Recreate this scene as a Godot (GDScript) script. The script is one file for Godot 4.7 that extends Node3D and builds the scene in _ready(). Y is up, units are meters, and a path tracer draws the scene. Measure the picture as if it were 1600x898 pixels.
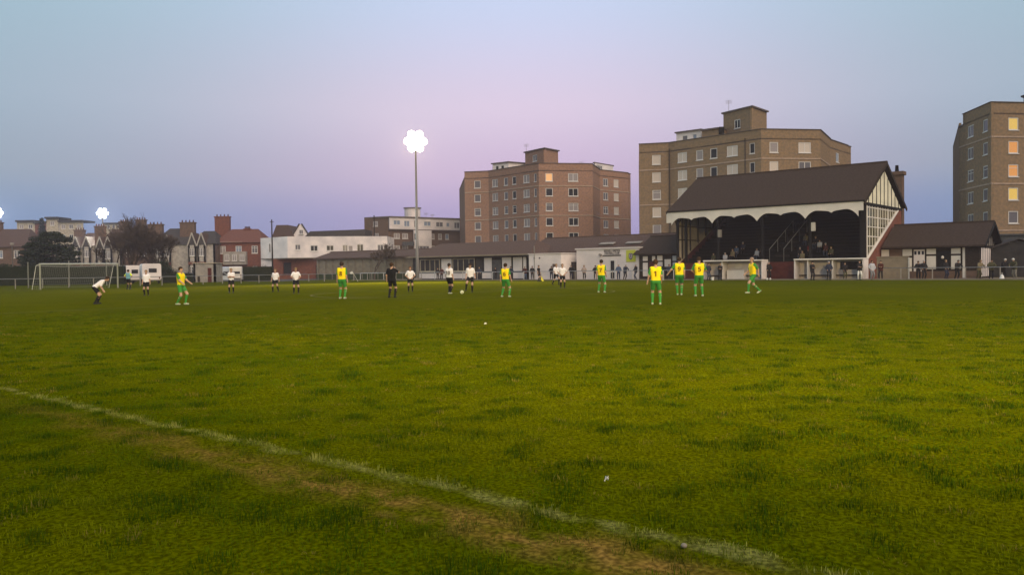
extends Node3D
# A football ground at dusk: pitch, players, grandstand, flats and houses.
# Axes: x right, y up, z towards the viewer. The pitch is turned: u runs along the near touchline (away to the left),
# n runs across the pitch (away to the right).
const UX := -0.770
const UD := 0.638
const NX := 0.638
const ND := 0.770
const EYE := 1.45
const F := 1280.0
var YAW := -atan2(0.638, 0.770)
var rng := RandomNumberGenerator.new()
var M := {}
var T := {}
var used := {}
var win_cache := {}
var box_cache := {}

# ------------------------------------------------------------------ helpers
func un(u: float, n: float, y := 0.0) -> Vector3:
	return Vector3(UX * u + NX * n, y, -(UD * u + ND * n))

func pd(px: float, d: float, y := 0.0) -> Vector3:          # bearing (as read off the survey photo) and distance
	return Vector3((px - 800.0) / F * d, y, -d)

func hz(px: float) -> float:
	return 419.5 - 0.0125 * (px - 800.0)

func hy(px: float, py: float, d: float) -> float:           # height of a point seen at py on that bearing
	return EYE + (hz(px) - py) * d / F

func dn(px: float, n: float) -> float:                       # distance at which a bearing meets the line n
	return n / (NX * (px - 800.0) / F + ND)

func numbered(called: String) -> String:
	var k: int = used.get(called, 0)
	used[called] = k + 1
	return called if k == 0 else "%s_%03d" % [called, k]

func thing(called: String, label: String, category: String, at := Vector3.ZERO, turn := 0.0, group := "") -> Node3D:
	var o := Node3D.new()
	o.name = numbered(called)
	add_child(o)
	o.position = at
	o.rotation.y = turn
	tag(o, label, category, group)
	return o

func tag(o: Node, label: String, category: String, group := "", kind := "") -> void:
	o.set_meta("label", label)
	o.set_meta("category", category)
	if group != "":
		o.set_meta("group", group)
	if kind != "":
		o.set_meta("kind", kind)

func part(parent: Node, called: String, mesh: Mesh, m: Material, at := Vector3.ZERO, b := Basis.IDENTITY) -> MeshInstance3D:
	var o := MeshInstance3D.new()
	o.mesh = mesh
	o.material_override = m
	if parent == self:
		o.name = numbered(called)
		add_child(o)
	else:
		o.name = called
		parent.add_child(o, true)
	o.transform = Transform3D(b, at)
	return o

func structure(called: String, mesh: Mesh, m: Material, at := Vector3.ZERO) -> MeshInstance3D:
	var o := part(self, called, mesh, m, at)
	o.set_meta("kind", "structure")
	return o

func newst() -> SurfaceTool:
	var st := SurfaceTool.new()
	st.begin(Mesh.PRIMITIVE_TRIANGLES)
	st.set_smooth_group(-1)
	return st

func done(st: SurfaceTool) -> ArrayMesh:
	st.generate_normals()
	return st.commit()

func quad(st: SurfaceTool, a: Vector3, b: Vector3, c: Vector3, d: Vector3) -> void:
	st.add_vertex(a); st.add_vertex(c); st.add_vertex(b)
	st.add_vertex(a); st.add_vertex(d); st.add_vertex(c)

func tri(st: SurfaceTool, a: Vector3, b: Vector3, c: Vector3) -> void:
	st.add_vertex(a); st.add_vertex(c); st.add_vertex(b)

func bx(st: SurfaceTool, c: Vector3, s: Vector3, b := Basis.IDENTITY) -> void:
	var h := s * 0.5
	var p := []
	for i in 8:
		p.append(c + b * Vector3(h.x if i & 1 else -h.x, h.y if i & 2 else -h.y, h.z if i & 4 else -h.z))
	quad(st, p[4], p[5], p[7], p[6])
	quad(st, p[1], p[0], p[2], p[3])
	quad(st, p[5], p[1], p[3], p[7])
	quad(st, p[0], p[4], p[6], p[2])
	quad(st, p[6], p[7], p[3], p[2])
	quad(st, p[0], p[1], p[5], p[4])

func box(parent: Node, called: String, c: Vector3, s: Vector3, m: Material, b := Basis.IDENTITY) -> MeshInstance3D:
	var key := "%.3f %.3f %.3f" % [s.x, s.y, s.z]
	if not box_cache.has(key):                                # a box with small chamfers along its edges
		var st := newst()
		var ch: float = minf(0.02, minf(s.x, minf(s.y, s.z)) * 0.2)
		var h := s * 0.5
		var ring := func(y: float, k: float) -> Array:
			return [Vector3(-h.x + k, y, h.z - k), Vector3(h.x - k, y, h.z - k), Vector3(h.x - k, y, -h.z + k), Vector3(-h.x + k, y, -h.z + k)]
		var rs := [ring.call(-h.y, ch), ring.call(-h.y + ch, 0.0), ring.call(h.y - ch, 0.0), ring.call(h.y, ch)]
		for r in 3:
			for i in 4:
				var j := (i + 1) % 4
				quad(st, rs[r][i], rs[r][j], rs[r + 1][j], rs[r + 1][i])
		quad(st, rs[3][0], rs[3][1], rs[3][2], rs[3][3])
		quad(st, rs[0][3], rs[0][2], rs[0][1], rs[0][0])
		box_cache[key] = done(st)
	return part(parent, called, box_cache[key], m, c, b)

func tube(st: SurfaceTool, pts: Array, rad: Array, sides := 8, cap := true) -> void:
	var rings := []
	for i in pts.size():
		var dir: Vector3 = (pts[mini(i + 1, pts.size() - 1)] - pts[maxi(i - 1, 0)]).normalized()
		var up := Vector3.RIGHT if absf(dir.y) > 0.9 else Vector3.UP
		var ax := dir.cross(up).normalized()
		var ay := ax.cross(dir)
		var ring := []
		for k in sides:
			var a := TAU * k / sides
			ring.append(pts[i] + (ax * cos(a) + ay * sin(a)) * rad[i])
		rings.append(ring)
	for i in rings.size() - 1:
		for k in sides:
			var j := (k + 1) % sides
			quad(st, rings[i][j], rings[i][k], rings[i + 1][k], rings[i + 1][j])
	if cap:
		for e in [0, rings.size() - 1]:
			for k in range(1, sides - 1):
				tri(st, rings[e][0], rings[e][k], rings[e][k + 1])

func rod(parent: Node, called: String, a: Vector3, b: Vector3, r: float, m: Material, sides := 8, r2 := -1.0) -> MeshInstance3D:
	var st := newst()
	st.set_smooth_group(0)
	tube(st, [a, b], [r, r if r2 < 0.0 else r2], sides)
	return part(parent, called, done(st), m)

func prism(st: SurfaceTool, poly: PackedVector2Array, z0: float, z1: float) -> void:   # outline in x,y pushed along z
	var idx := Geometry2D.triangulate_polygon(poly)
	for i in range(0, idx.size(), 3):
		var a := poly[idx[i]]; var b := poly[idx[i + 1]]; var c := poly[idx[i + 2]]
		tri(st, Vector3(a.x, a.y, z1), Vector3(b.x, b.y, z1), Vector3(c.x, c.y, z1))
		tri(st, Vector3(a.x, a.y, z0), Vector3(c.x, c.y, z0), Vector3(b.x, b.y, z0))
	for i in poly.size():
		var p := poly[i]; var q := poly[(i + 1) % poly.size()]
		quad(st, Vector3(p.x, p.y, z1), Vector3(q.x, q.y, z1), Vector3(q.x, q.y, z0), Vector3(p.x, p.y, z0))

func prism_mesh(poly: Array, z0: float, z1: float) -> ArrayMesh:
	var st := newst()
	prism(st, PackedVector2Array(poly), z0, z1)
	return done(st)

func lin(r: float, g: float, b: float) -> Color:
	return Color(r, g, b).linear_to_srgb()

func noise_tex(seed_: int, freq: float, lo: float, hi: float, tint := Color(1, 1, 1), oct := 4, size := 256) -> ImageTexture:
	var n := FastNoiseLite.new()
	n.seed = seed_
	n.frequency = freq
	n.fractal_octaves = oct
	var src := n.get_seamless_image(size, size)
	var im := Image.create(size, size, false, Image.FORMAT_RGB8)
	for y in size:
		for x in size:
			var v := src.get_pixel(x, y).r
			var k := lerpf(lo, hi, clampf((v - 0.2) / 0.6, 0.0, 1.0))
			var w := (1.0 - k)
			im.set_pixel(x, y, Color(k + w * (tint.r - 1.0) * -0.0, k, k).lerp(Color(k * tint.r, k * tint.g, k * tint.b), clampf(v, 0, 1)))
	im.generate_mipmaps()
	return ImageTexture.create_from_image(im)

func mat(key: String, c: Color, rough := 0.85, tex := "", scale := 1.0, metallic := 0.0) -> StandardMaterial3D:
	var m := StandardMaterial3D.new()
	m.albedo_color = c
	m.roughness = rough
	m.metallic = metallic
	m.resource_name = key
	m.metallic_specular = 0.15 if rough >= 0.7 else 0.5
	if tex != "":
		m.albedo_texture = T[tex]
		m.uv1_triplanar = true
		m.uv1_world_triplanar = true
		m.uv1_scale = Vector3.ONE * scale
	M[key] = m
	return m

# ------------------------------------------------------------------ sky and light
func sky_image() -> Image:
	var w := 1024
	var h := 512
	var im := Image.create(w, h, false, Image.FORMAT_RGBF)
	# dusk, looking away from the sunset: blue haze low down, a rosy arch above it, pale blue higher up
	var side := [[-90.0, Color8(96, 100, 92)], [-2.0, Color8(100, 116, 140)], [1.0, Color8(104, 134, 174)], [3.5, Color8(118, 148, 182)], [6.5, Color8(146, 165, 180)], [11.0, Color8(156, 180, 196)], [18.0, Color8(157, 189, 203)], [40.0, Color8(140, 172, 205)], [90.0, Color8(118, 150, 196)]]
	var rose := [[-90.0, Color8(96, 100, 92)], [-2.0, Color8(130, 124, 150)], [1.0, Color8(164, 150, 196)], [3.5, Color8(178, 162, 204)], [6.5, Color8(206, 184, 214)], [11.0, Color8(222, 206, 229)], [18.0, Color8(202, 214, 243)], [40.0, Color8(160, 188, 222)], [90.0, Color8(118, 150, 196)]]
	var col := func(tab: Array, el: float) -> Color:
		for i in tab.size() - 1:
			if el <= tab[i + 1][0]:
				var t: float = (el - tab[i][0]) / (tab[i + 1][0] - tab[i][0])
				var a: Color = tab[i][1].srgb_to_linear()
				return a.lerp(tab[i + 1][1].srgb_to_linear(), t * t * (3.0 - 2.0 * t) * 0.4 + t * 0.6)
		return tab[-1][1].srgb_to_linear()
	for y in h:
		var el := 90.0 - 180.0 * (y + 0.5) / h
		var a: Color = col.call(side, el)
		var b: Color = col.call(rose, el)
		for x in w:
			var az := wrapf(360.0 * (x + 0.5) / w - 1.0, -180.0, 180.0)
			var k := exp(-az * az / (2.0 * 15.5 * 15.5))
			im.set_pixel(x, y, a.lerp(b, k))
	return im

func setup_view() -> void:
	var cam := Camera3D.new()
	cam.name = "camera"
	add_child(cam)
	cam.position = Vector3(0, EYE, 0)
	cam.rotation = Vector3(-atan(29.5 / F), 0, -0.0125)
	cam.fov = rad_to_deg(2.0 * atan(449.0 / F))
	cam.near = 0.1
	cam.far = 4000.0
	cam.current = true
	var we := WorldEnvironment.new()
	we.name = "world_environment"
	var e := Environment.new()
	e.background_mode = Environment.BG_SKY
	var sk := Sky.new()
	var pm := PanoramaSkyMaterial.new()
	pm.panorama = ImageTexture.create_from_image(sky_image())
	sk.sky_material = pm
	e.sky = sk
	e.tonemap_mode = Environment.TONE_MAPPER_LINEAR
	e.tonemap_exposure = 1.8
	e.background_energy_multiplier = 0.5556
	e.sdfgi_enabled = true
	e.ssao_enabled = true
	e.ssil_enabled = true
	e.fog_enabled = true                                       # a trace of evening haze
	e.fog_density = 0.00034
	e.fog_light_color = Color(0.80, 0.78, 0.86)
	we.environment = e
	add_child(we)
	var sun := DirectionalLight3D.new()                       # the afterglow of the sunset, behind the viewer to the right
	sun.name = "afterglow"
	sun.light_energy = 0.5
	sun.light_color = Color(1.0, 0.90, 0.80)
	sun.light_angular_distance = 60.0
	sun.shadow_enabled = true
	add_child(sun)
	sun.look_at_from_position(Vector3(42, 80, 88), Vector3.ZERO)

func make_materials() -> void:
	T.mottle = noise_tex(3, 0.03, 0.8, 1.0)
	T.fine = noise_tex(5, 0.09, 0.6, 1.0)
	T.brick = noise_tex(8, 0.045, 0.85, 1.0, Color(1.0, 0.93, 0.86), 7)
	T.stain = noise_tex(11, 0.015, 0.86, 1.0, Color(1, 0.98, 0.95), 6)
	mat("brick", lin(0.34, 0.215, 0.155), 0.95, "brick", 0.16)
	mat("brick_olive", lin(0.27, 0.20, 0.125), 0.95, "brick", 0.16)
	mat("red_brick", lin(0.20, 0.085, 0.062), 0.95, "brick", 0.16)
	mat("brown_brick", lin(0.155, 0.108, 0.082), 0.95, "brick", 0.16)
	mat("string", lin(0.40, 0.30, 0.225), 0.9, "stain", 0.3)
	mat("roof_tile", lin(0.066, 0.046, 0.034), 0.9, "mottle", 0.5)
	mat("roof_brown", lin(0.12, 0.078, 0.06), 0.9, "mottle", 0.5)
	mat("roof_red", lin(0.185, 0.082, 0.06), 0.9, "mottle", 0.4)
	mat("roof_dark", lin(0.075, 0.066, 0.06), 0.9, "mottle", 0.4)
	mat("felt", lin(0.14, 0.115, 0.10), 0.95, "stain", 0.3)
	mat("white", lin(0.78, 0.71, 0.68), 0.8, "stain", 0.08)
	mat("white_old", lin(0.42, 0.385, 0.34), 0.85, "stain", 0.3)
	mat("white_trim", lin(0.72, 0.68, 0.62), 0.7, "stain", 0.12)
	mat("gable_white", lin(0.78, 0.74, 0.56), 0.7, "stain", 0.15)
	mat("cream", lin(0.46, 0.40, 0.30), 0.85, "stain", 0.3)
	mat("render_grey", lin(0.33, 0.30, 0.26), 0.9, "stain", 0.25)
	mat("beige", lin(0.26, 0.215, 0.155), 0.9, "stain", 0.3)
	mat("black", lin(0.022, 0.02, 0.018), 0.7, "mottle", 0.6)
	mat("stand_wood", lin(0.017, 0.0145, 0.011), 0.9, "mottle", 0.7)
	mat("dark_wood", lin(0.045, 0.034, 0.026), 0.85, "mottle", 0.7)
	mat("oxblood", lin(0.10, 0.03, 0.024), 0.8, "stain", 0.5)
	mat("shed", lin(0.045, 0.043, 0.04), 0.85, "stain", 0.4)
	mat("slate", lin(0.085, 0.088, 0.09), 0.85, "stain", 0.4)
	mat("concrete", lin(0.24, 0.21, 0.165), 0.95, "stain", 0.3)
	mat("path", lin(0.19, 0.155, 0.10), 0.95, "stain", 0.3)
	mat("asphalt", lin(0.10, 0.093, 0.085), 0.95, "stain", 0.2)
	mat("frame_white", lin(0.58, 0.54, 0.49), 0.6)
	mat("pane_dark", lin(0.028, 0.026, 0.026), 0.12).metallic_specular = 0.28
	mat("pane_mid", lin(0.13, 0.12, 0.125), 0.15).metallic_specular = 0.28
	mat("pane_net", lin(0.27, 0.235, 0.22), 0.3).metallic_specular = 0.28
	mat("pane_blue", lin(0.20, 0.24, 0.30), 0.12).metallic_specular = 0.28
	mat("blind", lin(0.50, 0.42, 0.34), 0.6)
	for k in [["lit_amber", Color(1.0, 0.60, 0.16), 0.27], ["lit_yellow", Color(1.0, 0.82, 0.28), 0.29], ["lit_peach", Color(1.0, 0.70, 0.42), 0.38]]:
		var m := mat(k[0], lin(0.25, 0.17, 0.08), 0.4)
		m.emission_enabled = true
		m.emission = k[1]
		m.emission_energy_multiplier = k[2]
	mat("metal_white", lin(0.52, 0.50, 0.45), 0.5, "mottle", 1.0)
	mat("steel", lin(0.33, 0.31, 0.29), 0.5, "mottle", 1.0)
	mat("timber_pole", lin(0.07, 0.055, 0.045), 0.9, "mottle", 1.0)
	mat("bark", lin(0.085, 0.062, 0.048), 0.95, "mottle", 2.0)
	mat("bark_pale", lin(0.12, 0.09, 0.072), 0.95, "mottle", 2.0)
	mat("needle", lin(0.028, 0.036, 0.020), 0.9)
	mat("leaf", lin(0.035, 0.048, 0.018), 0.9)
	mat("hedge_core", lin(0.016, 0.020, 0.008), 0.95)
	mat("twig", lin(0.075, 0.056, 0.042), 0.95)
	mat("net", lin(0.35, 0.34, 0.30), 0.9)
	mat("bag", lin(0.68, 0.66, 0.6), 0.6)
	mat("rubber", lin(0.02, 0.02, 0.02), 0.8)
	mat("crest_board", lin(0.46, 0.47, 0.035), 0.6)
	mat("crest_dark", lin(0.09, 0.075, 0.10), 0.6)
	mat("crest_pale", lin(0.36, 0.30, 0.32), 0.6)
	mat("print_black", lin(0.03, 0.028, 0.03), 0.7)
	mat("print_grey", lin(0.13, 0.115, 0.12), 0.7)
	var lamp := mat("lamp_glow", lin(0.8, 0.8, 0.75), 0.4)
	lamp.emission_enabled = true
	lamp.emission = Color(1.0, 0.95, 0.80)
	lamp.emission_energy_multiplier = 9.0
	var lamp2 := mat("lamp_glow_cool", lin(0.8, 0.8, 0.8), 0.4)
	lamp2.emission_enabled = true
	lamp2.emission = Color(0.94, 1.0, 0.98)
	lamp2.emission_energy_multiplier = 9.0

# ------------------------------------------------------------------ ground and grass
var gn1 := FastNoiseLite.new()
var gn2 := FastNoiseLite.new()
var gn3 := FastNoiseLite.new()
const LINE_N := 3.87

func wear(x: float, d: float) -> float:                       # bare strip trodden by the linesman outside the touchline
	var n := NX * x + ND * d
	var u := UX * x + UD * d
	var c := LINE_N - 0.44 + gn2.get_noise_2d(u * 6.0, 3.0) * 0.14
	var hw := 0.20 + 0.16 * gn2.get_noise_2d(u * 9.0, 40.0) + 0.10 * clampf(1.0 - u / 7.0, 0.0, 1.0)
	var k := clampf(1.0 - absf(n - c) / maxf(hw, 0.04) * 0.75, 0.0, 1.0)
	k *= clampf(0.75 + 1.5 * gn3.get_noise_2d(u * 40.0, n * 60.0), 0.0, 1.0)
	k *= clampf(1.3 - u / 9.0, 0.18, 1.0)
	return k

func paint(x: float, d: float) -> float:                      # white line marking
	var n := NX * x + ND * d
	var u := UX * x + UD * d
	var off := absf(n - LINE_N - gn2.get_noise_2d(u * 12.0, 90.0) * 0.035)
	var k := clampf((0.068 - off) / 0.035, 0.0, 1.0)
	return k * clampf(0.72 + 1.6 * gn3.get_noise_2d(u * 22.0, n * 20.0 + 7.0), 0.0, 1.0)

func relief(x: float, d: float) -> float:
	var f := clampf((34.0 - d) / 10.0, 0.0, 1.0)
	return f * (gn1.get_noise_2d(x * 5.0, d * 5.0) * 0.022 + gn2.get_noise_2d(x * 14.0, d * 14.0) * 0.012)

func axis(fine: float, fine_to: float, far: float, grow: float) -> Array:
	var a := [0.0]
	var s := fine
	while a[-1] < far:
		if a[-1] > fine_to:
			s *= grow
		a.append(a[-1] + s)
	return a

func build_ground() -> void:
	gn1.seed = 21; gn1.frequency = 0.2; gn1.fractal_octaves = 3
	gn2.seed = 33; gn2.frequency = 0.2; gn2.fractal_octaves = 3
	gn3.seed = 47; gn3.frequency = 0.2; gn3.fractal_octaves = 2
	var half := axis(0.11, 7.5, 1500.0, 1.09)
	var xs := []
	for i in range(half.size() - 1, 0, -1):
		xs.append(-half[i])
	xs.append_array(half)
	var zs := [-60.0, -20.0, -6.0, 0.0]
	for v in axis(0.11, 16.0, 2600.0, 1.07):
		if v > 0.0:
			zs.append(v)
	var ve := PackedVector3Array()
	var co := PackedColorArray()
	var ids := PackedInt32Array()
	for d in zs:
		for x in xs:
			ve.append(Vector3(x, relief(x, d) if d > 0.0 else 0.0, -d))
			var k := gn1.get_noise_2d(x * 1.3, d * 1.3) * 0.5 + 0.5
			var c := Color(0.088, 0.104, 0.0012).lerp(Color(0.124, 0.130, 0.0015), clampf(0.5 + 1.1 * (k - 0.5) + 0.5 * gn2.get_noise_2d(x * 0.25, d * 0.25), 0.0, 1.0))
			if d > 0.0 and d < 30.0:
				c = c.lerp(Color(0.36, 0.20, 0.048), wear(x, d) * 0.9)
				c = c.lerp(Color(0.30, 0.29, 0.08), paint(x, d) * 0.8)
			co.append(c)
	var w := xs.size()
	for j in zs.size() - 1:
		for i in w - 1:
			var a := j * w + i
			ids.append_array([a, a + w, a + 1, a + 1, a + w, a + w + 1])
	var nrm := PackedVector3Array()
	nrm.resize(ve.size())
	for j in zs.size():
		for i in w:
			var a := j * w + i
			var e: Vector3 = ve[a + (1 if i < w - 1 else 0)] - ve[a - (1 if i > 0 else 0)]
			var g: Vector3 = ve[a + (w if j < zs.size() - 1 else 0)] - ve[a - (w if j > 0 else 0)]
			nrm[a] = e.cross(g).normalized() if e.cross(g).y > 0.0 else g.cross(e).normalized()
	var arr := []
	arr.resize(Mesh.ARRAY_MAX)
	arr[Mesh.ARRAY_VERTEX] = ve
	arr[Mesh.ARRAY_COLOR] = co
	arr[Mesh.ARRAY_NORMAL] = nrm
	arr[Mesh.ARRAY_INDEX] = ids
	var am := ArrayMesh.new()
	am.add_surface_from_arrays(Mesh.PRIMITIVE_TRIANGLES, arr)
	var m := mat("turf", Color.WHITE, 0.95, "fine", 0.9)
	m.vertex_color_use_as_albedo = true
	m.specular_mode = BaseMaterial3D.SPECULAR_DISABLED
	structure("ground", am, m)
	# marked lines of the pitch farther off, each a thin sheet of chalk on the turf
	var pl := mat("chalk", lin(0.15, 0.155, 0.03), 0.95, "fine", 0.7)
	var far_n := 70.0
	var lines := [[84.3, LINE_N, 84.3, far_n], [20.0, far_n, 84.3, far_n], [34.3, LINE_N + 1.0, 34.3, far_n], [67.8, 16.0, 67.8, 54.0], [67.8, 16.0, 84.3, 16.0], [67.8, 54.0, 84.3, 54.0], [78.8, 26.0, 78.8, 44.0]]
	for l in lines:
		var a := un(l[0], l[1], 0.012)
		var b := un(l[2], l[3], 0.012)
		var s := (b - a).normalized().cross(Vector3.UP) * 0.06
		var st := newst()
		quad(st, a - s, b - s, b + s, a + s)
		structure("pitch_line", done(st), pl)
	var cs := newst()
	for k in 64:
		var a0 := TAU * k / 64.0
		var a1 := TAU * (k + 1) / 64.0
		var c := un(34.3, 36.8, 0.016)
		quad(cs, c + Vector3(cos(a0), 0, sin(a0)) * 9.1, c + Vector3(cos(a1), 0, sin(a1)) * 9.1, c + Vector3(cos(a1), 0, sin(a1)) * 9.21, c + Vector3(cos(a0), 0, sin(a0)) * 9.21)
	structure("centre_circle_line", done(cs), pl)
	# path behind the rail on the far side, the yard by the houses
	var ps := newst()
	quad(ps, un(96.0, 78.6, 0.02), un(-40.0, 78.6, 0.02), un(-40.0, 98.0, 0.02), un(96.0, 98.0, 0.02))
	structure("path", done(ps), M.path)
	var ks := newst()
	bx(ks, un(28.0, 78.5, 0.05), Vector3(136.0, 0.12, 0.14), Basis(Vector3.UP, YAW))
	structure("kerb", done(ks), M.concrete)
	var ys := newst()
	quad(ys, pd(318, 133, 0.03), pd(440, 118, 0.03), pd(560, 150, 0.03), pd(330, 175, 0.03))
	structure("car_park", done(ys), M.asphalt)

func blade_mesh(count: int, rad: float, h: float, w: float, seed_: int) -> ArrayMesh:
	var r := RandomNumberGenerator.new()
	r.seed = seed_
	var st := SurfaceTool.new()
	st.begin(Mesh.PRIMITIVE_TRIANGLES)
	st.set_smooth_group(-1)
	for i in count:
		var a := r.randf() * TAU
		var p := Vector3(cos(a), 0, sin(a)) * rad * sqrt(r.randf())
		var dir := Vector3(cos(a + r.randf_range(-1.2, 1.2)), 0, sin(a + r.randf_range(-1.2, 1.2)))
		var side := Vector3(-dir.z, 0, dir.x) * w * r.randf_range(0.7, 1.2) * 0.5
		var hh := h * r.randf_range(0.55, 1.15)
		var bend := dir * hh * r.randf_range(0.1, 0.9)
		var mid := p + Vector3(0, hh * 0.6, 0) + bend * 0.35
		var tip := p + Vector3(0, hh, 0) + bend
		var c := Color(1, 1, 1).lerp(Color(1.35, 1.12, 0.8) if r.randf() < 0.25 else Color(0.8, 0.88, 0.8), r.randf())
		st.set_color(c)
		for v in [p - side, mid - side * 0.8, p + side, p + side, mid - side * 0.8, mid + side * 0.8, mid - side * 0.8, tip, mid + side * 0.8]:
			st.add_vertex(v)
	st.generate_normals()
	return st.commit()

func build_grass() -> void:
	var gm := mat("grass", Color.WHITE, 0.75)
	gm.vertex_color_use_as_albedo = true
	gm.specular_mode = BaseMaterial3D.SPECULAR_DISABLED
	gm.backlight_enabled = true
	gm.backlight = Color(0.35, 0.35, 0.2)
	var root := Node3D.new()
	root.name = "pitch_grass"
	add_child(root)
	tag(root, "short rough green turf covering the pitch and its near edge", "grass", "", "stuff")
	rng.seed = 99
	# nearest distance, farthest, spacing, blades, radius, height, blade width
	var bands := [[3.0, 9.0, 0.085, 22, 0.075, 0.026, 0.0045], [9.0, 17.0, 0.13, 24, 0.11, 0.027, 0.007], [17.0, 34.0, 0.24, 30, 0.2, 0.028, 0.012]]
	for bi in bands.size():
		var bd: Array = bands[bi]
		var xf: Array = [[], [], []]
		var cl: Array = [[], [], []]
		var s: float = bd[2]
		var d: float = bd[0]
		while d < bd[1]:
			var x := -0.66 * d - 1.0
			while x < 0.66 * d + 1.0 and not (NX * x + ND * d > 78.0 and d > 60.0):
				var px := x + rng.randf_range(-0.5, 0.5) * s
				var pz := d + rng.randf_range(-0.5, 0.5) * s
				x += s
				if pz > 13.0 and rng.randf() < (pz - 13.0) / 20.0:
					continue
				var wr := wear(px, pz) if pz < 30.0 else 0.0
				if wr > 0.3 and rng.randf() < wr * 1.15:
					continue
				var pt := paint(px, pz) if pz < 40.0 else 0.0
				var tuft := gn1.get_noise_2d(px * 7.0, pz * 7.0)
				var broad := gn2.get_noise_2d(px * 0.9 + 50.0, pz * 0.9) + 0.6 * gn3.get_noise_2d(px * 3.2, pz * 3.2)
				var hgt := clampf(1.0 + tuft * 1.3, 0.5, 1.9) * rng.randf_range(0.8, 1.2)
				if wr > 0.05:
					hgt *= 1.0 - 0.6 * wr
				var c := Color(0.066, 0.100, 0.0015).lerp(Color(0.116, 0.130, 0.002), clampf(0.5 + broad * 1.3 - tuft * 0.45, 0.0, 1.0))
				if tuft > 0.09:
					c = c.lerp(Color(0.026, 0.052, 0.002), clampf((tuft - 0.09) * 3.6, 0.0, 0.9))
				if rng.randf() < 0.025:
					c = Color(0.16, 0.13, 0.025)
				c = c.lerp(Color(0.20, 0.135, 0.028), clampf(wr * 1.6, 0.0, 0.9))
				c = c.lerp(Color(0.31, 0.30, 0.07), pt * rng.randf_range(0.5, 1.0))
				var sp := rng.randf_range(0.85, 1.2)
				var b := Basis(Vector3.UP, rng.randf() * TAU).scaled(Vector3(sp, hgt, sp))
				var v := rng.randi() % 3
				xf[v].append(Transform3D(b, Vector3(px, relief(px, pz) - 0.003, -pz)))
				cl[v].append(c)
			d += s
		for v in 3:
			var mm := MultiMesh.new()
			mm.transform_format = MultiMesh.TRANSFORM_3D
			mm.use_colors = true
			mm.mesh = blade_mesh(bd[3], bd[4], bd[5], bd[6], 100 + bi * 10 + v)
			mm.instance_count = xf[v].size()
			for i in xf[v].size():
				mm.set_instance_transform(i, xf[v][i])
				mm.set_instance_color(i, cl[v][i])
			var o := MultiMeshInstance3D.new()
			o.name = "grass_blades"
			o.multimesh = mm
			o.material_override = gm
			root.add_child(o, true)
			o.set_meta("kind", "stuff")

# ------------------------------------------------------------------ walls and windows
func window_meshes(w: float, h: float, lights: int, transom: bool) -> Array:
	var key := "%.2f %.2f %d %s" % [w, h, lights, transom]
	if not win_cache.has(key):
		var st := newst()
		var t := minf(0.11, w * 0.1)
		bx(st, Vector3(-w / 2 + t / 2, 0, 0), Vector3(t, h, 0.09))
		bx(st, Vector3(w / 2 - t / 2, 0, 0), Vector3(t, h, 0.09))
		bx(st, Vector3(0, h / 2 - t / 2, 0), Vector3(w - 2 * t, t, 0.088))
		bx(st, Vector3(0, -h / 2 + t / 2, 0), Vector3(w - 2 * t, t, 0.088))
		for k in range(1, lights):
			bx(st, Vector3(-w / 2 + w * k / lights, 0, 0), Vector3(t * 0.9, h - 2 * t, 0.08))
		if transom:
			bx(st, Vector3(0, h * 0.2, 0), Vector3(w - 2 * t, t * 0.6, 0.07))
		bx(st, Vector3(0, -h / 2 - 0.05, 0.07), Vector3(w + 0.12, 0.09, 0.2))
		var ps := newst()
		bx(ps, Vector3(0, 0, -0.01), Vector3(w - t, h - t, 0.02))
		win_cache[key] = [done(st), done(ps)]
	return win_cache[key]

func window_at(parent: Node, at: Vector3, b: Basis, w: float, h: float, lights: int, pane: Material, transom := false, frame: Material = null) -> MeshInstance3D:
	var ms := window_meshes(w, h, lights, transom)
	var o := part(parent, "window", ms[0], frame if frame else M.frame_white, at, b)
	part(o, "pane", ms[1], pane)
	return o

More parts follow.
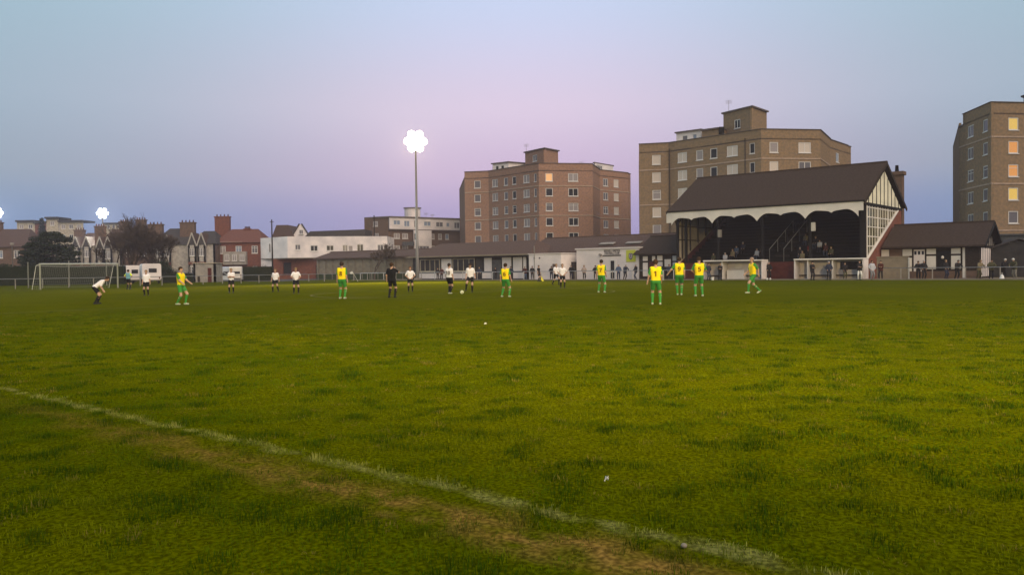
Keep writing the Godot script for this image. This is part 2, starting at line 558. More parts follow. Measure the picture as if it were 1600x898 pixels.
# wall from A to B (left to right seen from outside) with openings [s, y, w, h, lights, pane, transom]; s measured from A
func facade(parent: Node, called: String, A: Vector3, B: Vector3, y0: float, y1: float, wins: Array, m: Material, frame: Material = null) -> void:
	var dir := (B - A); dir.y = 0
	var L := dir.length()
	dir /= L
	var nrm := dir.cross(Vector3.UP)
	var b := Basis(dir, Vector3.UP, nrm)
	var xs := [0.0, L]
	var ys := [y0, y1]
	for w in wins:
		xs.append_array([w[0] - w[2] / 2, w[0] + w[2] / 2])
		ys.append_array([w[1] - w[3] / 2, w[1] + w[3] / 2])
	xs.sort(); ys.sort()
	var st := newst()
	for i in xs.size() - 1:
		if xs[i + 1] - xs[i] < 0.001: continue
		for j in ys.size() - 1:
			if ys[j + 1] - ys[j] < 0.001: continue
			var cx: float = (xs[i] + xs[i + 1]) / 2
			var cy: float = (ys[j] + ys[j + 1]) / 2
			var hole := false
			for w in wins:
				if absf(cx - w[0]) < w[2] / 2 and absf(cy - w[1]) < w[3] / 2:
					hole = true
					break
			if not hole:
				quad(st, Vector3(xs[i], ys[j], 0), Vector3(xs[i + 1], ys[j], 0), Vector3(xs[i + 1], ys[j + 1], 0), Vector3(xs[i], ys[j + 1], 0))
	var r := 0.16
	for w in wins:
		var l: float = w[0] - w[2] / 2
		var q: float = w[0] + w[2] / 2
		var lo: float = w[1] - w[3] / 2
		var hi: float = w[1] + w[3] / 2
		quad(st, Vector3(l, lo, 0), Vector3(l, hi, 0), Vector3(l, hi, -r), Vector3(l, lo, -r))
		quad(st, Vector3(q, hi, 0), Vector3(q, lo, 0), Vector3(q, lo, -r), Vector3(q, hi, -r))
		quad(st, Vector3(l, hi, 0), Vector3(q, hi, 0), Vector3(q, hi, -r), Vector3(l, hi, -r))
		quad(st, Vector3(q, lo, 0), Vector3(l, lo, 0), Vector3(l, lo, -r), Vector3(q, lo, -r))
	# back of the wall
	quad(st, Vector3(L, y0, -0.3), Vector3(0, y0, -0.3), Vector3(0, y1, -0.3), Vector3(L, y1, -0.3))
	quad(st, Vector3(0, y1, 0), Vector3(L, y1, 0), Vector3(L, y1, -0.3), Vector3(0, y1, -0.3))
	quad(st, Vector3(0, y0, -0.3), Vector3(0, y0, 0), Vector3(0, y1, 0), Vector3(0, y1, -0.3))
	quad(st, Vector3(L, y0, 0), Vector3(L, y0, -0.3), Vector3(L, y1, -0.3), Vector3(L, y1, 0))
	var at := Vector3(A.x, 0, A.z)
	part(parent, called, done(st), m, at, b)
	for w in wins:
		window_at(parent, at + b * Vector3(w[0], w[1], -0.08), b, w[2], w[3], w[4], w[5], w[6] if w.size() > 6 else false, frame)

func s_of(px: float, A: Vector3, B: Vector3) -> float:         # where along A-B a bearing falls
	var k := (px - 800.0) / F
	var dx := B.x - A.x
	var dz := B.z - A.z
	var t := (-k * A.z - A.x) / (dx + k * dz)
	return t * Vector2(dx, dz).length()

func slab(poly: Array, y0: float, y1: float) -> ArrayMesh:      # flat plate over a plan outline (Vector3 corners)
	var p := PackedVector2Array()
	for v in poly:
		p.append(Vector2(v.x, v.z))
	var st := newst()
	var idx := Geometry2D.triangulate_polygon(p)
	for i in range(0, idx.size(), 3):
		for yy in [y0, y1]:
			tri(st, Vector3(p[idx[i]].x, yy, p[idx[i]].y), Vector3(p[idx[i + 1]].x, yy, p[idx[i + 1]].y), Vector3(p[idx[i + 2]].x, yy, p[idx[i + 2]].y))
	for i in p.size():
		var a := p[i]
		var b := p[(i + 1) % p.size()]
		quad(st, Vector3(a.x, y0, a.y), Vector3(b.x, y0, b.y), Vector3(b.x, y1, b.y), Vector3(a.x, y1, a.y))
	return done(st)

func any_pane(k: int) -> Material:
	return [M.pane_net, M.pane_mid, M.pane_net, M.pane_blue, M.pane_dark, M.pane_net, M.pane_mid, M.blind][k % 8]

# ------------------------------------------------------------------ tower blocks
# corners: [bearing, distance, parapet height]; faces: {edge: [[bearing, width, lights], ...]}
func tower(label: String, corners: Array, back: Array, faces: Dictionary, brick: Material, lit: Dictionary, st_h := 2.84) -> Node3D:
	var c0 := pd(corners[0][0], corners[0][1])
	var t := thing("tower_block", label, "apartment block", c0, 0.0, "brick tower blocks behind the ground")
	var pts := []
	for c in corners:
		pts.append(pd(c[0], c[1]) - c0)
	var plan := pts.duplicate()
	for c in back:
		plan.append(pd(c[0], c[1]) - c0)
	part(t, "flat_roof", slab(plan, 20.0, 20.2), M.felt)
	var sk := 0
	for i in plan.size():
		var A: Vector3 = plan[i]
		var B: Vector3 = plan[(i + 1) % plan.size()]
		var top: float = corners[i][2] if i < corners.size() else 20.6
		var wins := []
		if faces.has(i):
			for col in faces[i]:
				for row in 6:
					var y := 18.85 - st_h * row
					sk += 1
					var pane: Material = any_pane(sk * 5 + row * 3 + int(col[0]))
					var key := "%d %d" % [int(col[0]), row]
					if lit.has(key):
						pane = lit[key]
					elif col.size() > 3:
						pane = col[3]
					var s := s_of(col[0], A + c0, B + c0)
					wins.append([s, y, col[1], 1.55, col[2], pane, (sk % 3) == 0])
		facade(t, "wall", A, B, 0.0, top, wins, brick)
		if i < corners.size() - 1:
			var dir := (B - A).normalized()
			var nrm := dir.cross(Vector3.UP)
			for y in [17.2, 17.2 - 2.0 * st_h, 17.2 - 4.0 * st_h]:
				box(t, "string_course", (A + B) / 2 + Vector3(0, y, 0) + nrm * 0.02, Vector3(A.distance_to(B) - 0.04, 0.2, 0.10), M.string, Basis(dir, Vector3.UP, nrm))
			box(t, "coping", (A + B) / 2 + Vector3(0, top + 0.05, 0) - nrm * 0.1, Vector3(A.distance_to(B) + 0.06, 0.1, 0.46), M.felt, Basis(dir, Vector3.UP, nrm))
	return t

# block on a roof: plan corners in bearing/distance, visible left and right faces
func roof_block(t: Node3D, called: String, a: Array, c: Array, b: Array, y0: float, y1: float, m: Material, wins_l := [], wins_r := []) -> void:
	var A := pd(a[0], a[1]) - t.position
	var C := pd(c[0], c[1]) - t.position
	var B := pd(b[0], b[1]) - t.position
	var D := A + B - C
	facade(t, called + "_wall", A, C, y0, y1, wins_l, m)
	facade(t, called + "_wall", C, B, y0, y1, wins_r, m)
	facade(t, called + "_wall", B, D, y0, y1, [], m)
	facade(t, called + "_wall", D, A, y0, y1, [], m)
	var cen := (A + B) / 2
	var pl := []
	for p in [A, C, B, D]:
		pl.append(p + (p - cen).normalized() * 0.35)
	part(t, called + "_roof", slab(pl, y1 + 0.002, y1 + 0.22), M.felt)

func aerial(t: Node3D, at: Vector3, h: float) -> void:
	var st := newst()
	tube(st, [at, at + Vector3(0, h, 0)], [0.04, 0.03], 5)
	for k in 4:
		tube(st, [at + Vector3(-0.5, h * (0.7 + 0.09 * k), 0), at + Vector3(0.5, h * (0.72 + 0.09 * k), 0.1)], [0.02, 0.02], 4)
	part(t, "aerial", done(st), M.steel)

func build_towers() -> void:
	var t1 := tower("brown brick tower block between the lit floodlight mast and the largest tower", [[728, 169.7, 21.5], [765.5, 168.5, 21.5], [844, 157, 21.5], [928, 158.8, 21.4], [939, 167, 21.3], [983, 173, 21.2], [987, 174.5, 19.4]], [[985, 190], [720, 195]],
		{0: [[748, 1.35, 1]], 1: [[775.5, 1.75, 2], [792.5, 1.15, 1], [805.5, 1.15, 1], [824.5, 1.75, 2], [838.5, 0.7, 1]], 2: [[860, 1.4, 1, M.pane_dark], [897.5, 1.95, 2, M.pane_dark]], 4: [[948, 1.5, 2], [964.5, 1.5, 1]]},
		M.brick, {"860 0": M.lit_peach, "897 0": M.pane_net, "860 2": M.pane_mid, "897 2": M.pane_net})
	roof_block(t1, "penthouse", [772, 171], [797, 168.5], [824, 171], 20.2, 23.2, M.white, [[1.2, 22.3, 0.8, 0.9, 1, M.pane_dark], [2.6, 22.3, 0.8, 0.9, 1, M.pane_dark]], [])
	roof_block(t1, "lift_tower", [823, 169], [853, 163.5], [874.5, 167.5], 20.2, 25.2, M.brick, [[3.4, 23.7, 1.5, 1.3, 2, M.pane_mid]], [])
	roof_block(t1, "penthouse", [930, 171], [932, 170.5], [960, 176], 20.2, 23.1, M.white, [], [[1.6, 22.3, 2.4, 1.0, 4, M.pane_mid]])
	aerial(t1, pd(825, 169, 25.2) - t1.position, 1.8)
	aerial(t1, pd(910.5, 165, 20.2) - t1.position, 2.6)
	box(t1, "tank", pd(877, 158.4, 20.9) - t1.position, Vector3(0.9, 1.1, 0.6), M.white)
	var t2 := tower("largest brown brick tower block, standing behind the grandstand roof", [[1000.5, 134.4, 21.5], [1046.6, 133.2, 21.5], [1191, 121, 21.5], [1283.5, 122.4, 21.5], [1299, 131.3, 21.4], [1326, 137.9, 21.3], [1331, 139, 19.6]], [[1320, 160], [1000, 160]],
		{0: [[1027.6, 1.35, 1]], 1: [[1068, 1.75, 2], [1095, 1.25, 1], [1117, 1.25, 1], [1146, 1.85, 2], [1177, 0.85, 1]], 2: [[1211, 1.35, 1], [1259, 1.95, 2]], 4: [[1310, 1.5, 2]]},
		M.brick_olive, {"1211 1": M.blind, "1211 0": M.pane_net, "1259 0": M.blind, "1259 1": M.pane_mid, "1027 0": M.blind, "1027 1": M.blind, "1027 3": M.blind})
	roof_block(t2, "penthouse", [1059, 137], [1098, 134], [1130, 140], 20.2, 23.6, M.white, [[1.6, 22.6, 1.0, 1.0, 1, M.pane_mid], [3.4, 22.6, 0.7, 1.0, 1, M.pane_blue]], [])
	roof_block(t2, "roof_store", [1099, 133], [1125, 131], [1156, 135], 20.2, 23.3, M.brick_olive)
	roof_block(t2, "lift_tower", [1132.5, 133], [1177, 127.5], [1200, 132], 20.2, 26.0, M.brick_olive, [[3.1, 23.9, 1.3, 1.4, 2, M.pane_dark]], [])
	aerial(t2, pd(1141, 132, 26.2) - t2.position, 1.8)
	box(t2, "tank", pd(1129, 131, 23.0) - t2.position, Vector3(0.8, 1.1, 0.8), M.black)
	box(t2, "tank", pd(1236.5, 122.6, 21.1) - t2.position, Vector3(0.9, 0.9, 0.5), M.white)
	# a downpipe on the corner bay
	rod(t2, "downpipe", pd(1048, 132.9, 0.0) - t2.position, pd(1048, 132.9, 20.5) - t2.position, 0.07, M.felt)
	rod(t2, "downpipe", pd(1166, 122.9, 0.0) - t2.position, pd(1166, 122.9, 20.5) - t2.position, 0.07, M.felt)
	var t3 := tower("brown brick tower block at the edge, with a column of amber lit windows", [[1499.5, 112.6, 19.9], [1505.6, 111.2, 21.5], [1549.6, 102.9, 21.5], [1690, 104.8, 21.5], [1705, 113, 21.4]], [[1700, 135], [1490, 135]],
		{1: [[1517.6, 1.75, 2, M.pane_mid], [1540.7, 1.3, 1, M.pane_mid]], 2: [[1584.5, 1.4, 1], [1640, 1.95, 2]]},
		M.brick_olive, {"1584 0": M.lit_yellow, "1584 1": M.lit_amber, "1584 2": M.lit_amber, "1584 3": M.lit_yellow, "1584 4": M.pane_mid}, 2.93)
	roof_block(t3, "lift_tower", [1600, 120], [1640, 114], [1665, 118], 20.2, 25.5, M.brick_olive)

# ------------------------------------------------------------------ buildings along the far side
# local axes of a far-side building: x to the right along the touchline, z towards the pitch, origin at its front left corner
func roof_pair(t: Node3D, x0: float, x1: float, z0: float, z1: float, ye: float, yr: float, m: Material, th := 0.16) -> void:
	var zm := (z0 + z1) / 2
	for k in 2:
		var ze := z0 if k == 0 else z1
		var sg := 1.0 if ze > zm else -1.0
		var st := newst()
		var a := [Vector3(x0, ye, ze), Vector3(x1, ye, ze), Vector3(x1, yr, zm + 0.003 * sg), Vector3(x0, yr, zm + 0.003 * sg)]
		var up := Vector3(0, th, 0)
		quad(st, a[0] + up, a[1] + up, a[2] + up, a[3] + up)
		quad(st, a[1], a[0], a[3], a[2])
		quad(st, a[0], a[1], a[1] + up, a[0] + up)
		quad(st, a[1], a[2], a[2] + up, a[1] + up)
		quad(st, a[3], a[0], a[0] + up, a[3] + up)
		part(t, "roof_slope", done(st), m)
	box(t, "ridge", Vector3((x0 + x1) / 2, yr + th, zm), Vector3(x1 - x0, 0.18, 0.3), m)

func gable(t: Node3D, called: String, x: float, z0: float, z1: float, ye: float, yr: float, th: float, m: Material) -> void:
	part(t, called, prism_mesh([Vector2(-z0, ye), Vector2(-z1, ye), Vector2(-(z0 + z1) / 2, yr)], -th / 2, th / 2), m, Vector3(x, 0, 0), Basis(Vector3(0, 0, -1), Vector3.UP, Vector3(1, 0, 0)))

func side_plate(t: Node, called: String, x: float, poly: Array, th: float, m: Material) -> void:   # outline as (z, y)
	var p := []
	for v in poly:
		p.append(Vector2(-v.x, v.y))
	part(t, called, prism_mesh(p, -th / 2, th / 2), m, Vector3(x, 0, 0), Basis(Vector3(0, 0, -1), Vector3.UP, Vector3(1, 0, 0)))

const RAKE_Z0 := -1.7
const RAKE_Y0 := 1.9
const RAKE_S := 0.478

func rake(z: float) -> float:
	return RAKE_Y0 + (RAKE_Z0 - z) * RAKE_S

func build_grandstand() -> void:
	var t := thing("grandstand", "dark gabled timber grandstand with white scalloped valance and glazed side screen", "grandstand", un(44.0, 80.0), YAW)
	var L := 20.5
	roof_pair(t, -0.15, L + 0.15, 0.0, -14.6, 7.35, 11.5, M.roof_tile)
	# barge boards along both gables
	for x in [-0.1, L + 0.12]:
		for s in [[0.1, -7.3], [-14.7, -7.3]]:
			var a := Vector3(x, 7.2, s[0])
			var b := Vector3(x, 11.45, s[1])
			var dir := (b - a).normalized()
			box(t, "barge_board", (a + b) / 2, Vector3(0.09, 0.34, a.distance_to(b)), M.dark_wood, Basis(Vector3.RIGHT, dir.cross(Vector3.RIGHT), -dir) if dir.z < 0 else Basis(Vector3.RIGHT, Vector3.RIGHT.cross(dir) * -1.0, dir))
	# valance: white board, its lower edge cut in curves between the posts
	var posts := [0.45, 5.25, 10.15, 15.05, 20.05]
	for i in 4:
		var x0: float = posts[i]
		var x1: float = posts[i + 1]
		var poly := [Vector2(x0, 7.32), Vector2(x0, 5.95)]
		for k in range(1, 20):
			var f := k / 20.0
			var e := minf(f, 1.0 - f) * 2.0
			var y := 6.68 - 0.68 * pow(1.0 - minf(e / 0.42, 1.0), 1.8)
			if e > 0.42:
				y = 6.68 - 0.16 * pow((e - 0.42) / 0.58, 1.6) - 0.12 * pow((e - 0.42) / 0.58, 12.0)
			poly.append(Vector2(x0 + (x1 - x0) * f, y))
		poly.append(Vector2(x1, 5.95))
		poly.append(Vector2(x1, 7.32))
		part(t, "valance", prism_mesh(poly, -0.03, 0.03), M.white_trim, Vector3(0, 0, 0.06))
	box(t, "valance_end", Vector3(20.28, 6.9, 0.06), Vector3(0.44, 0.85, 0.06), M.white_trim)
	box(t, "valance_end", Vector3(0.15, 6.75, 0.06), Vector3(0.58, 1.1, 0.06), M.white_trim)
	box(t, "gutter", Vector3(L / 2, 7.38, 0.13), Vector3(L + 0.3, 0.12, 0.1), M.black)
	# posts and their curved brackets
	for i in 5:
		var x: float = posts[i]
		var w := 0.24 if i < 4 else 0.55
		box(t, "post", Vector3(x, 3.7, -1.35), Vector3(w, 7.3, 0.24), M.black)
		for sg in [-1.0, 1.0]:
			if (i == 0 and sg < 0) or (i == 4 and sg > 0): continue
			var st := newst()
			var pts := []
			var rr := []
			for k in 7:
				var a := PI / 2 * k / 6.0
				pts.append(Vector3(x + sg * 1.3 * (1.0 - cos(a)), 5.6 + 1.3 * sin(a), -1.3))
				rr.append(0.06)
			tube(st, pts, rr, 6)
			part(t, "bracket", done(st), M.black)
		var fs := newst()
		tube(fs, [Vector3(x, 5.4, -1.3), Vector3(x, 6.3, -0.9), Vector3(x, 7.1, -0.1)], [0.06, 0.06, 0.06], 6)
		part(t, "bracket", done(fs), M.black)
	box(t, "post", Vector3(0.95, 3.6, -2.4), Vector3(0.2, 7.2, 0.2), M.black)
	# back wall, floor tiers, benches
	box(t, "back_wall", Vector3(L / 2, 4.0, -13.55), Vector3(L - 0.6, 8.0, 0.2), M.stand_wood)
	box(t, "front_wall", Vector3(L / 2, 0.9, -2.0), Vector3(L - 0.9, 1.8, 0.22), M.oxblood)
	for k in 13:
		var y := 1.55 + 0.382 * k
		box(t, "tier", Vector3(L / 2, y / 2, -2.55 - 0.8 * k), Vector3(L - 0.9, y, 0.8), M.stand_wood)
		for seg in [[0.7, 10.2], [12.2, 19.6]]:
			box(t, "bench", Vector3((seg[0] + seg[1]) / 2, y + 0.38, -2.75 - 0.8 * k), Vector3(seg[1] - seg[0], 0.07, 0.3), M.black)
		if k % 2 == 0:
			box(t, "step", Vector3(11.2, y + 0.1, -2.4 - 0.8 * k), Vector3(1.4, 0.19, 0.38), M.dark_wood)
	for x in [10.45, 11.95]:
		for k in 4:
			var z := -2.4 - 2.2 * k
			rod(t, "handrail_post", Vector3(x, rake(z) - 0.4, z), Vector3(x, rake(z) + 0.9, z), 0.03, M.steel, 6)
		rod(t, "handrail", Vector3(x, rake(-2.4) + 0.9, -2.4), Vector3(x, rake(-9.0) + 0.9, -9.0), 0.03, M.steel, 6)
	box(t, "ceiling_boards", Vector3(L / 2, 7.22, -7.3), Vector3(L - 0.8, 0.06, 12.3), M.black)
	# end walls: brick below the rake, glazed screen above it, boarded gable on top
	for e in 2:
		var x := 0.35 if e == 0 else L - 0.25
		var ins := 0.16 if e == 0 else -0.16
		side_plate(t, "end_wall", x, [Vector2(-1.75, 0.0), Vector2(-13.6, 0.0), Vector2(-13.6, 7.2), Vector2(-12.4, 7.2), Vector2(-12.4, rake(-12.4) - 0.05), Vector2(-1.75, rake(-1.75) - 0.05)], 0.2, M.red_brick if e == 1 else M.brown_brick)
		side_plate(t, "end_lining", x + ins, [Vector2(-1.8, 0.0), Vector2(-13.4, 0.0), Vector2(-13.4, rake(-13.4) - 0.1), Vector2(-1.8, rake(-1.8) - 0.1)], 0.06, M.oxblood)
		gable(t, "gable_boarding", x, -0.9, -13.7, 7.22, 10.9, 0.14, M.gable_white if e == 1 else M.cream)
		var outx := x + (0.09 if e == 1 else -0.09)
		for k in 9:
			var z := -2.1 - 1.3 * k
			var top := 7.25 + (10.85 - 7.22) * (1.0 - absf(z + 7.3) / 6.4)
			box(t, "batten", Vector3(outx, (7.3 + top) / 2, z), Vector3(0.05, top - 7.3, 0.12), M.black)
		box(t, "tie_beam", Vector3(outx, 7.2, -7.3), Vector3(0.09, 0.26, 12.8), M.black)
		# sloping rail along the top of the brickwork
		var a := Vector3(x, rake(-1.75) + 0.03, -1.75)
		var b := Vector3(x, rake(-12.4) + 0.03, -12.4)
		var dir := (b - a).normalized()
		box(t, "sloping_rail", (a + b) / 2, Vector3(0.26, 0.2, a.distance_to(b)), M.white_trim if e == 1 else M.cream, Basis(Vector3.RIGHT, (-dir).cross(Vector3.RIGHT), -dir))
		if e == 1:
			for s in 3:
				var z0 := -1.75 - 3.55 * s
				var z1 := z0 - 3.55
				side_plate(t, "glazing", x, [Vector2(z0, rake(z0)), Vector2(z1, rake(z1)), Vector2(z1, 7.1), Vector2(z0, 7.1)], 0.02, M.stand_glass)
			for k in 13:
				var z := -1.8 - 0.88 * k
				var thick := k % 4 == 0
				if rake(z) < 7.0:
					box(t, "glazing_bar", Vector3(x, (7.08 + rake(z)) / 2, z), Vector3(0.12 if thick else 0.07, 7.08 - rake(z), 0.24 if thick else 0.09), M.white_trim)
			for k in 6:
				var y := 6.9 - 0.93 * k
				var zb: float = RAKE_Z0 - (y - RAKE_Y0) / RAKE_S
				if y > 2.2:
					box(t, "glazing_bar", Vector3(x, y, (-1.8 + zb) / 2), Vector3(0.082, 0.1, absf(zb + 1.8)), M.white_trim)
		else:
			side_plate(t, "screen", x, [Vector2(-1.75, rake(-1.75)), Vector2(-12.4, rake(-12.4)), Vector2(-12.4, 7.1), Vector2(-1.75, 7.1)], 0.06, M.cream)
			for k in 6:
				var z := -2.4 - 1.9 * k
				box(t, "screen_post", Vector3(x + 0.09, (7.1 + rake(z)) / 2, z), Vector3(0.1, 7.1 - rake(z), 0.16), M.dark_wood)
			for y in [4.4, 5.9]:
				var zb: float = RAKE_Z0 - (y - RAKE_Y0) / RAKE_S
				box(t, "screen_rail", Vector3(x + 0.085, y, (-1.8 + zb) / 2), Vector3(0.08, 0.1, absf(zb + 1.8)), M.dark_wood)
	box(t, "loudspeaker", Vector3(5.5, 4.9, -1.2), Vector3(0.35, 0.8, 0.3), M.render_grey)
	box(t, "loudspeaker", Vector3(15.4, 5.2, -1.2), Vector3(0.35, 0.85, 0.3), M.white_trim)
	# chimney at the back right
	var cz := -15.2
	box(t, "chimney", Vector3(19.6, 5.5, cz), Vector3(1.05, 11.0, 0.9), M.brown_brick)
	box(t, "chimney_cap", Vector3(19.6, 11.2, cz), Vector3(1.4, 0.4, 1.2), M.brown_brick)
	rod(t, "chimney_pot", Vector3(19.5, 11.4, cz), Vector3(19.5, 12.1, cz), 0.2, M.black, 10, 0.16)

func wall_x(px: float, u0: float, n: float) -> float:
	var d := dn(px, n)
	return u0 - (UX * (px - 800.0) / F * d + UD * d)

func wall_y(px: float, py: float, n: float) -> float:
	return hy(px, py, dn(px, n))

# white panels, black boards and openings laid on a front wall by bearings
func panel_on(t: Node3D, called: String, u0: float, n: float, p0: float, p1: float, y0: float, y1: float, m: Material, z := 0.04, th := 0.06) -> MeshInstance3D:
	var x0 := wall_x(p0, u0, n)
	var x1 := wall_x(p1, u0, n)
	return box(t, called, Vector3((x0 + x1) / 2, (y0 + y1) / 2, z), Vector3(x1 - x0, y1 - y0, th), m)

func shell(t: Node3D, L: float, depth: float, h: float, m: Material) -> void:
	box(t, "front_wall", Vector3(L / 2, h / 2, -0.1), Vector3(L, h, 0.2), m)
	box(t, "back_wall", Vector3(L / 2, h / 2, -depth + 0.1), Vector3(L, h, 0.2), m)
	box(t, "side_wall", Vector3(0.1, h / 2, -depth / 2), Vector3(0.2, h, depth - 0.42), m)
	box(t, "side_wall", Vector3(L - 0.1, h / 2, -depth / 2), Vector3(0.2, h, depth - 0.42), m)

func build_far_side() -> void:
	# --- half-timbered annex to the right of the stand
	var u0 := 23.3
	var n0 := 86.0
	var L := 8.3
	var t := thing("half_timbered_annex", "low half-timbered annex with brown tiled roof beside the stand's glazed end", "building", un(u0, n0), YAW)
	shell(t, L, 8.0, 3.1, M.dark_wood)
	roof_pair(t, -0.1, L + 0.6, 0.6, -8.6, 2.95, 5.25, M.roof_tile)
	panel_on(t, "brick_panel", u0, n0, 1391.5, 1410.5, 0.05, 2.9, M.brown_brick)
	for p in [[1378.5, 1390.5], [1411.5, 1426]]:
		panel_on(t, "white_panel", u0, n0, p[0], p[1], 2.2, 2.85, M.white_trim)
		panel_on(t, "white_panel", u0, n0, p[0], p[1], 1.15, 2.02, M.white_trim)
	panel_on(t, "white_panel", u0, n0, 1420.5, 1425.9, 0.3, 1.12, M.white_trim)
	var dr := panel_on(t, "door", u0, n0, 1429, 1446, 0.05, 2.8, M.white)
	for k in 3:
		box(dr, "door_light", Vector3(-0.33 + 0.33 * k, 1.05, 0.035), Vector3(0.2, 0.34, 0.02), M.pane_dark)
	for p in [[1449, 1463.5], [1487.5, 1502]]:
		panel_on(t, "white_panel", u0, n0, p[0], p[1], 2.32, 2.85, M.white_trim)
		panel_on(t, "white_panel", u0, n0, p[0], p[1], 0.9, 2.15, M.white_trim)
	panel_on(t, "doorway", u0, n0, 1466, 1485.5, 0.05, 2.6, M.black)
	panel_on(t, "corner_post", u0, n0, 1505.5, 1509, 0.05, 2.9, M.white_trim, 0.06, 0.14)
	var gl := SphereMesh.new()
	gl.radius = 0.13; gl.height = 0.32; gl.radial_segments = 12; gl.rings = 6
	part(t, "globe_lamp", gl, M.white_trim, Vector3(wall_x(1474.5, u0, n0), 2.0, 0.2))
	box(t, "lamp_bracket", Vector3(wall_x(1474.5, u0, n0), 2.2, 0.11), Vector3(0.05, 0.08, 0.22), M.black)
	box(t, "plinth", Vector3(L / 2, 0.35, 0.06), Vector3(L, 0.7, 0.1), M.brown_brick)
	gable(t, "gable_boarding", L - 0.08, -0.05, -7.95, 3.1, 5.05, 0.16, M.render_grey)
	for k in 8:
		var z := -0.35 - 1.02 * k
		var top := 3.1 + 1.9 * (1.0 - absf(z + 4.0) / 4.0)
		box(t, "timber", Vector3(L + 0.03, top / 2, z), Vector3(0.07, top, 0.2), M.black)
		if k < 7:
			box(t, "white_panel", Vector3(L + 0.02, 1.5, z - 0.51), Vector3(0.05, 2.7, 0.74), M.white)
	box(t, "timber", Vector3(L + 0.04, 2.95, -4.0), Vector3(0.09, 0.2, 7.9), M.black)
	for s in [[0.7, -4.0], [-8.7, -4.0]]:
		var a := Vector3(L + 0.6, 2.9, s[0])
		var b := Vector3(L + 0.6, 5.25, s[1])
		var dir := (b - a).normalized()
		if dir.z > 0: dir = -dir
		box(t, "barge_board", (a + b) / 2, Vector3(0.1, 0.3, a.distance_to(b)), M.black, Basis(Vector3.RIGHT, (-dir).cross(Vector3.RIGHT), -dir))
	# --- rendered wall in front of it
	t = thing("rendered_wall", "plain beige rendered wall with a white end post beside the grandstand", "wall", un(22.6, 80.9), YAW)
	box(t, "wall", Vector3(1.35, 1.02, -0.15), Vector3(2.7, 2.04, 0.3), M.beige)
	box(t, "coping", Vector3(1.35, 2.09, -0.15), Vector3(2.8, 0.1, 0.4), M.beige)
	box(t, "post", Vector3(2.8, 1.0, 0.05), Vector3(0.1, 2.0, 0.1), M.metal_white)
	# --- timber pavilion to the left of the stand
	u0 = 50.0
	n0 = 84.0
	L = 5.5
	t = thing("timber_pavilion", "small dark timber pavilion with white panels under a brown tiled roof", "building", un(u0, n0), YAW)
	shell(t, L, 7.0, 2.95, M.dark_wood)
	roof_pair(t, -0.5, L + 0.1, 0.6, -7.6, 2.85, 5.0, M.roof_tile)
	gable(t, "gable_boarding", 0.08, -0.05, -6.95, 2.95, 4.8, 0.16, M.white)
	for p in [[1005.5, 1013, 2.15, 2.7], [1005.5, 1013, 0.35, 1.95], [1020, 1024.5, 2.15, 2.7], [1028, 1036, 2.15, 2.75], [1028, 1036, 1.5, 2.0], [1039.5, 1049, 1.45, 2.3], [1052, 1058, 2.1, 2.7], [1052, 1058, 1.45, 1.95]]:
		panel_on(t, "white_panel", u0, n0, p[0], p[1], p[2], p[3], M.white)
	panel_on(t, "door", u0, n0, 1015, 1027, 0.05, 2.05, M.oxblood)
	panel_on(t, "boarding", u0, n0, 1028.5, 1060, 0.05, 1.3, M.dark_wood, 0.05, 0.08)
	# --- white flat-roofed club room with sign and crest board
	u0 = 59.2
	n0 = 84.2
	L = 9.0
	t = thing("white_club_room", "white flat-roofed club room with black lettering and a yellow crest board", "building", un(u0, n0), YAW)
	shell(t, L, 3.0, 3.7, M.white)
	part(t, "roof", slab([Vector3(-0.15, 0, 0.15), Vector3(L + 0.15, 0, 0.15), Vector3(L + 0.15, 0, -3.15), Vector3(-0.15, 0, -3.15)], 3.702, 3.85), M.white)
	var dx := wall_x(958, u0, n0)
	var door := box(t, "door", Vector3(dx, 1.2, 0.03), Vector3(1.0, 2.4, 0.06), M.frame_white)
	box(door, "door_glass", Vector3(0, 0.45, 0.035), Vector3(0.52, 1.2, 0.02), M.pane_dark)
	box(door, "door_glass", Vector3(0, -0.72, 0.035), Vector3(0.52, 0.75, 0.02), M.pane_dark)
	var font := SystemFont.new()
	font.font_names = PackedStringArray(["Droid Sans"])
	font.font_weight = 700
	for l in [["BEXHILL UNITED", 391.8, 2.25], ["FOOTBALL CLUB", 395.6, 2.1]]:
		var tm := TextMesh.new()
		tm.text = l[0]
		tm.font = font
		tm.font_size = 32
		tm.pixel_size = 0.01
		tm.depth = 0.03
		var w: float = tm.get_aabb().size.x
		var o := part(t, "sign_lettering", tm, M.print_grey, Vector3(wall_x(957, u0, n0), wall_y(957, l[1], n0), 0.03))
		o.scale = Vector3(l[2] / maxf(w, 0.1), 0.26 / 0.23, 1.0)
	panel_on(t, "sign_board", u0, n0, 942.5, 971, wall_y(957, 399.8, n0), wall_y(957, 398.2, n0), M.print_black)
	rod(t, "wall_lamp", Vector3(wall_x(939.5, u0, n0), 2.98, 0.02), Vector3(wall_x(939.5, u0, n0), 2.98, 0.3), 0.16, M.render_grey, 12)
	var cb := panel_on(t, "crest_board", u0, n0, 979.5, 994, wall_y(987, 409, n0), wall_y(987, 390.5, n0), M.crest_board)
	var sh := []
	for k in 13:
		var a := PI + PI * k / 12.0
		sh.append(Vector2(cos(a) * 0.27, -0.02 + sin(a) * (0.42 if k > 0 and k < 12 else 0.0)))
	sh.append(Vector2(0.27, 0.28)); sh.append(Vector2(0.0, 0.36)); sh.append(Vector2(-0.27, 0.28))
	part(cb, "crest", prism_mesh(sh, 0.03, 0.05), M.crest_dark)
	var sh2 := []
	for v in sh:
		sh2.append(v * 0.7)
	part(cb, "crest", prism_mesh(sh2, 0.05, 0.06), M.crest_pale)
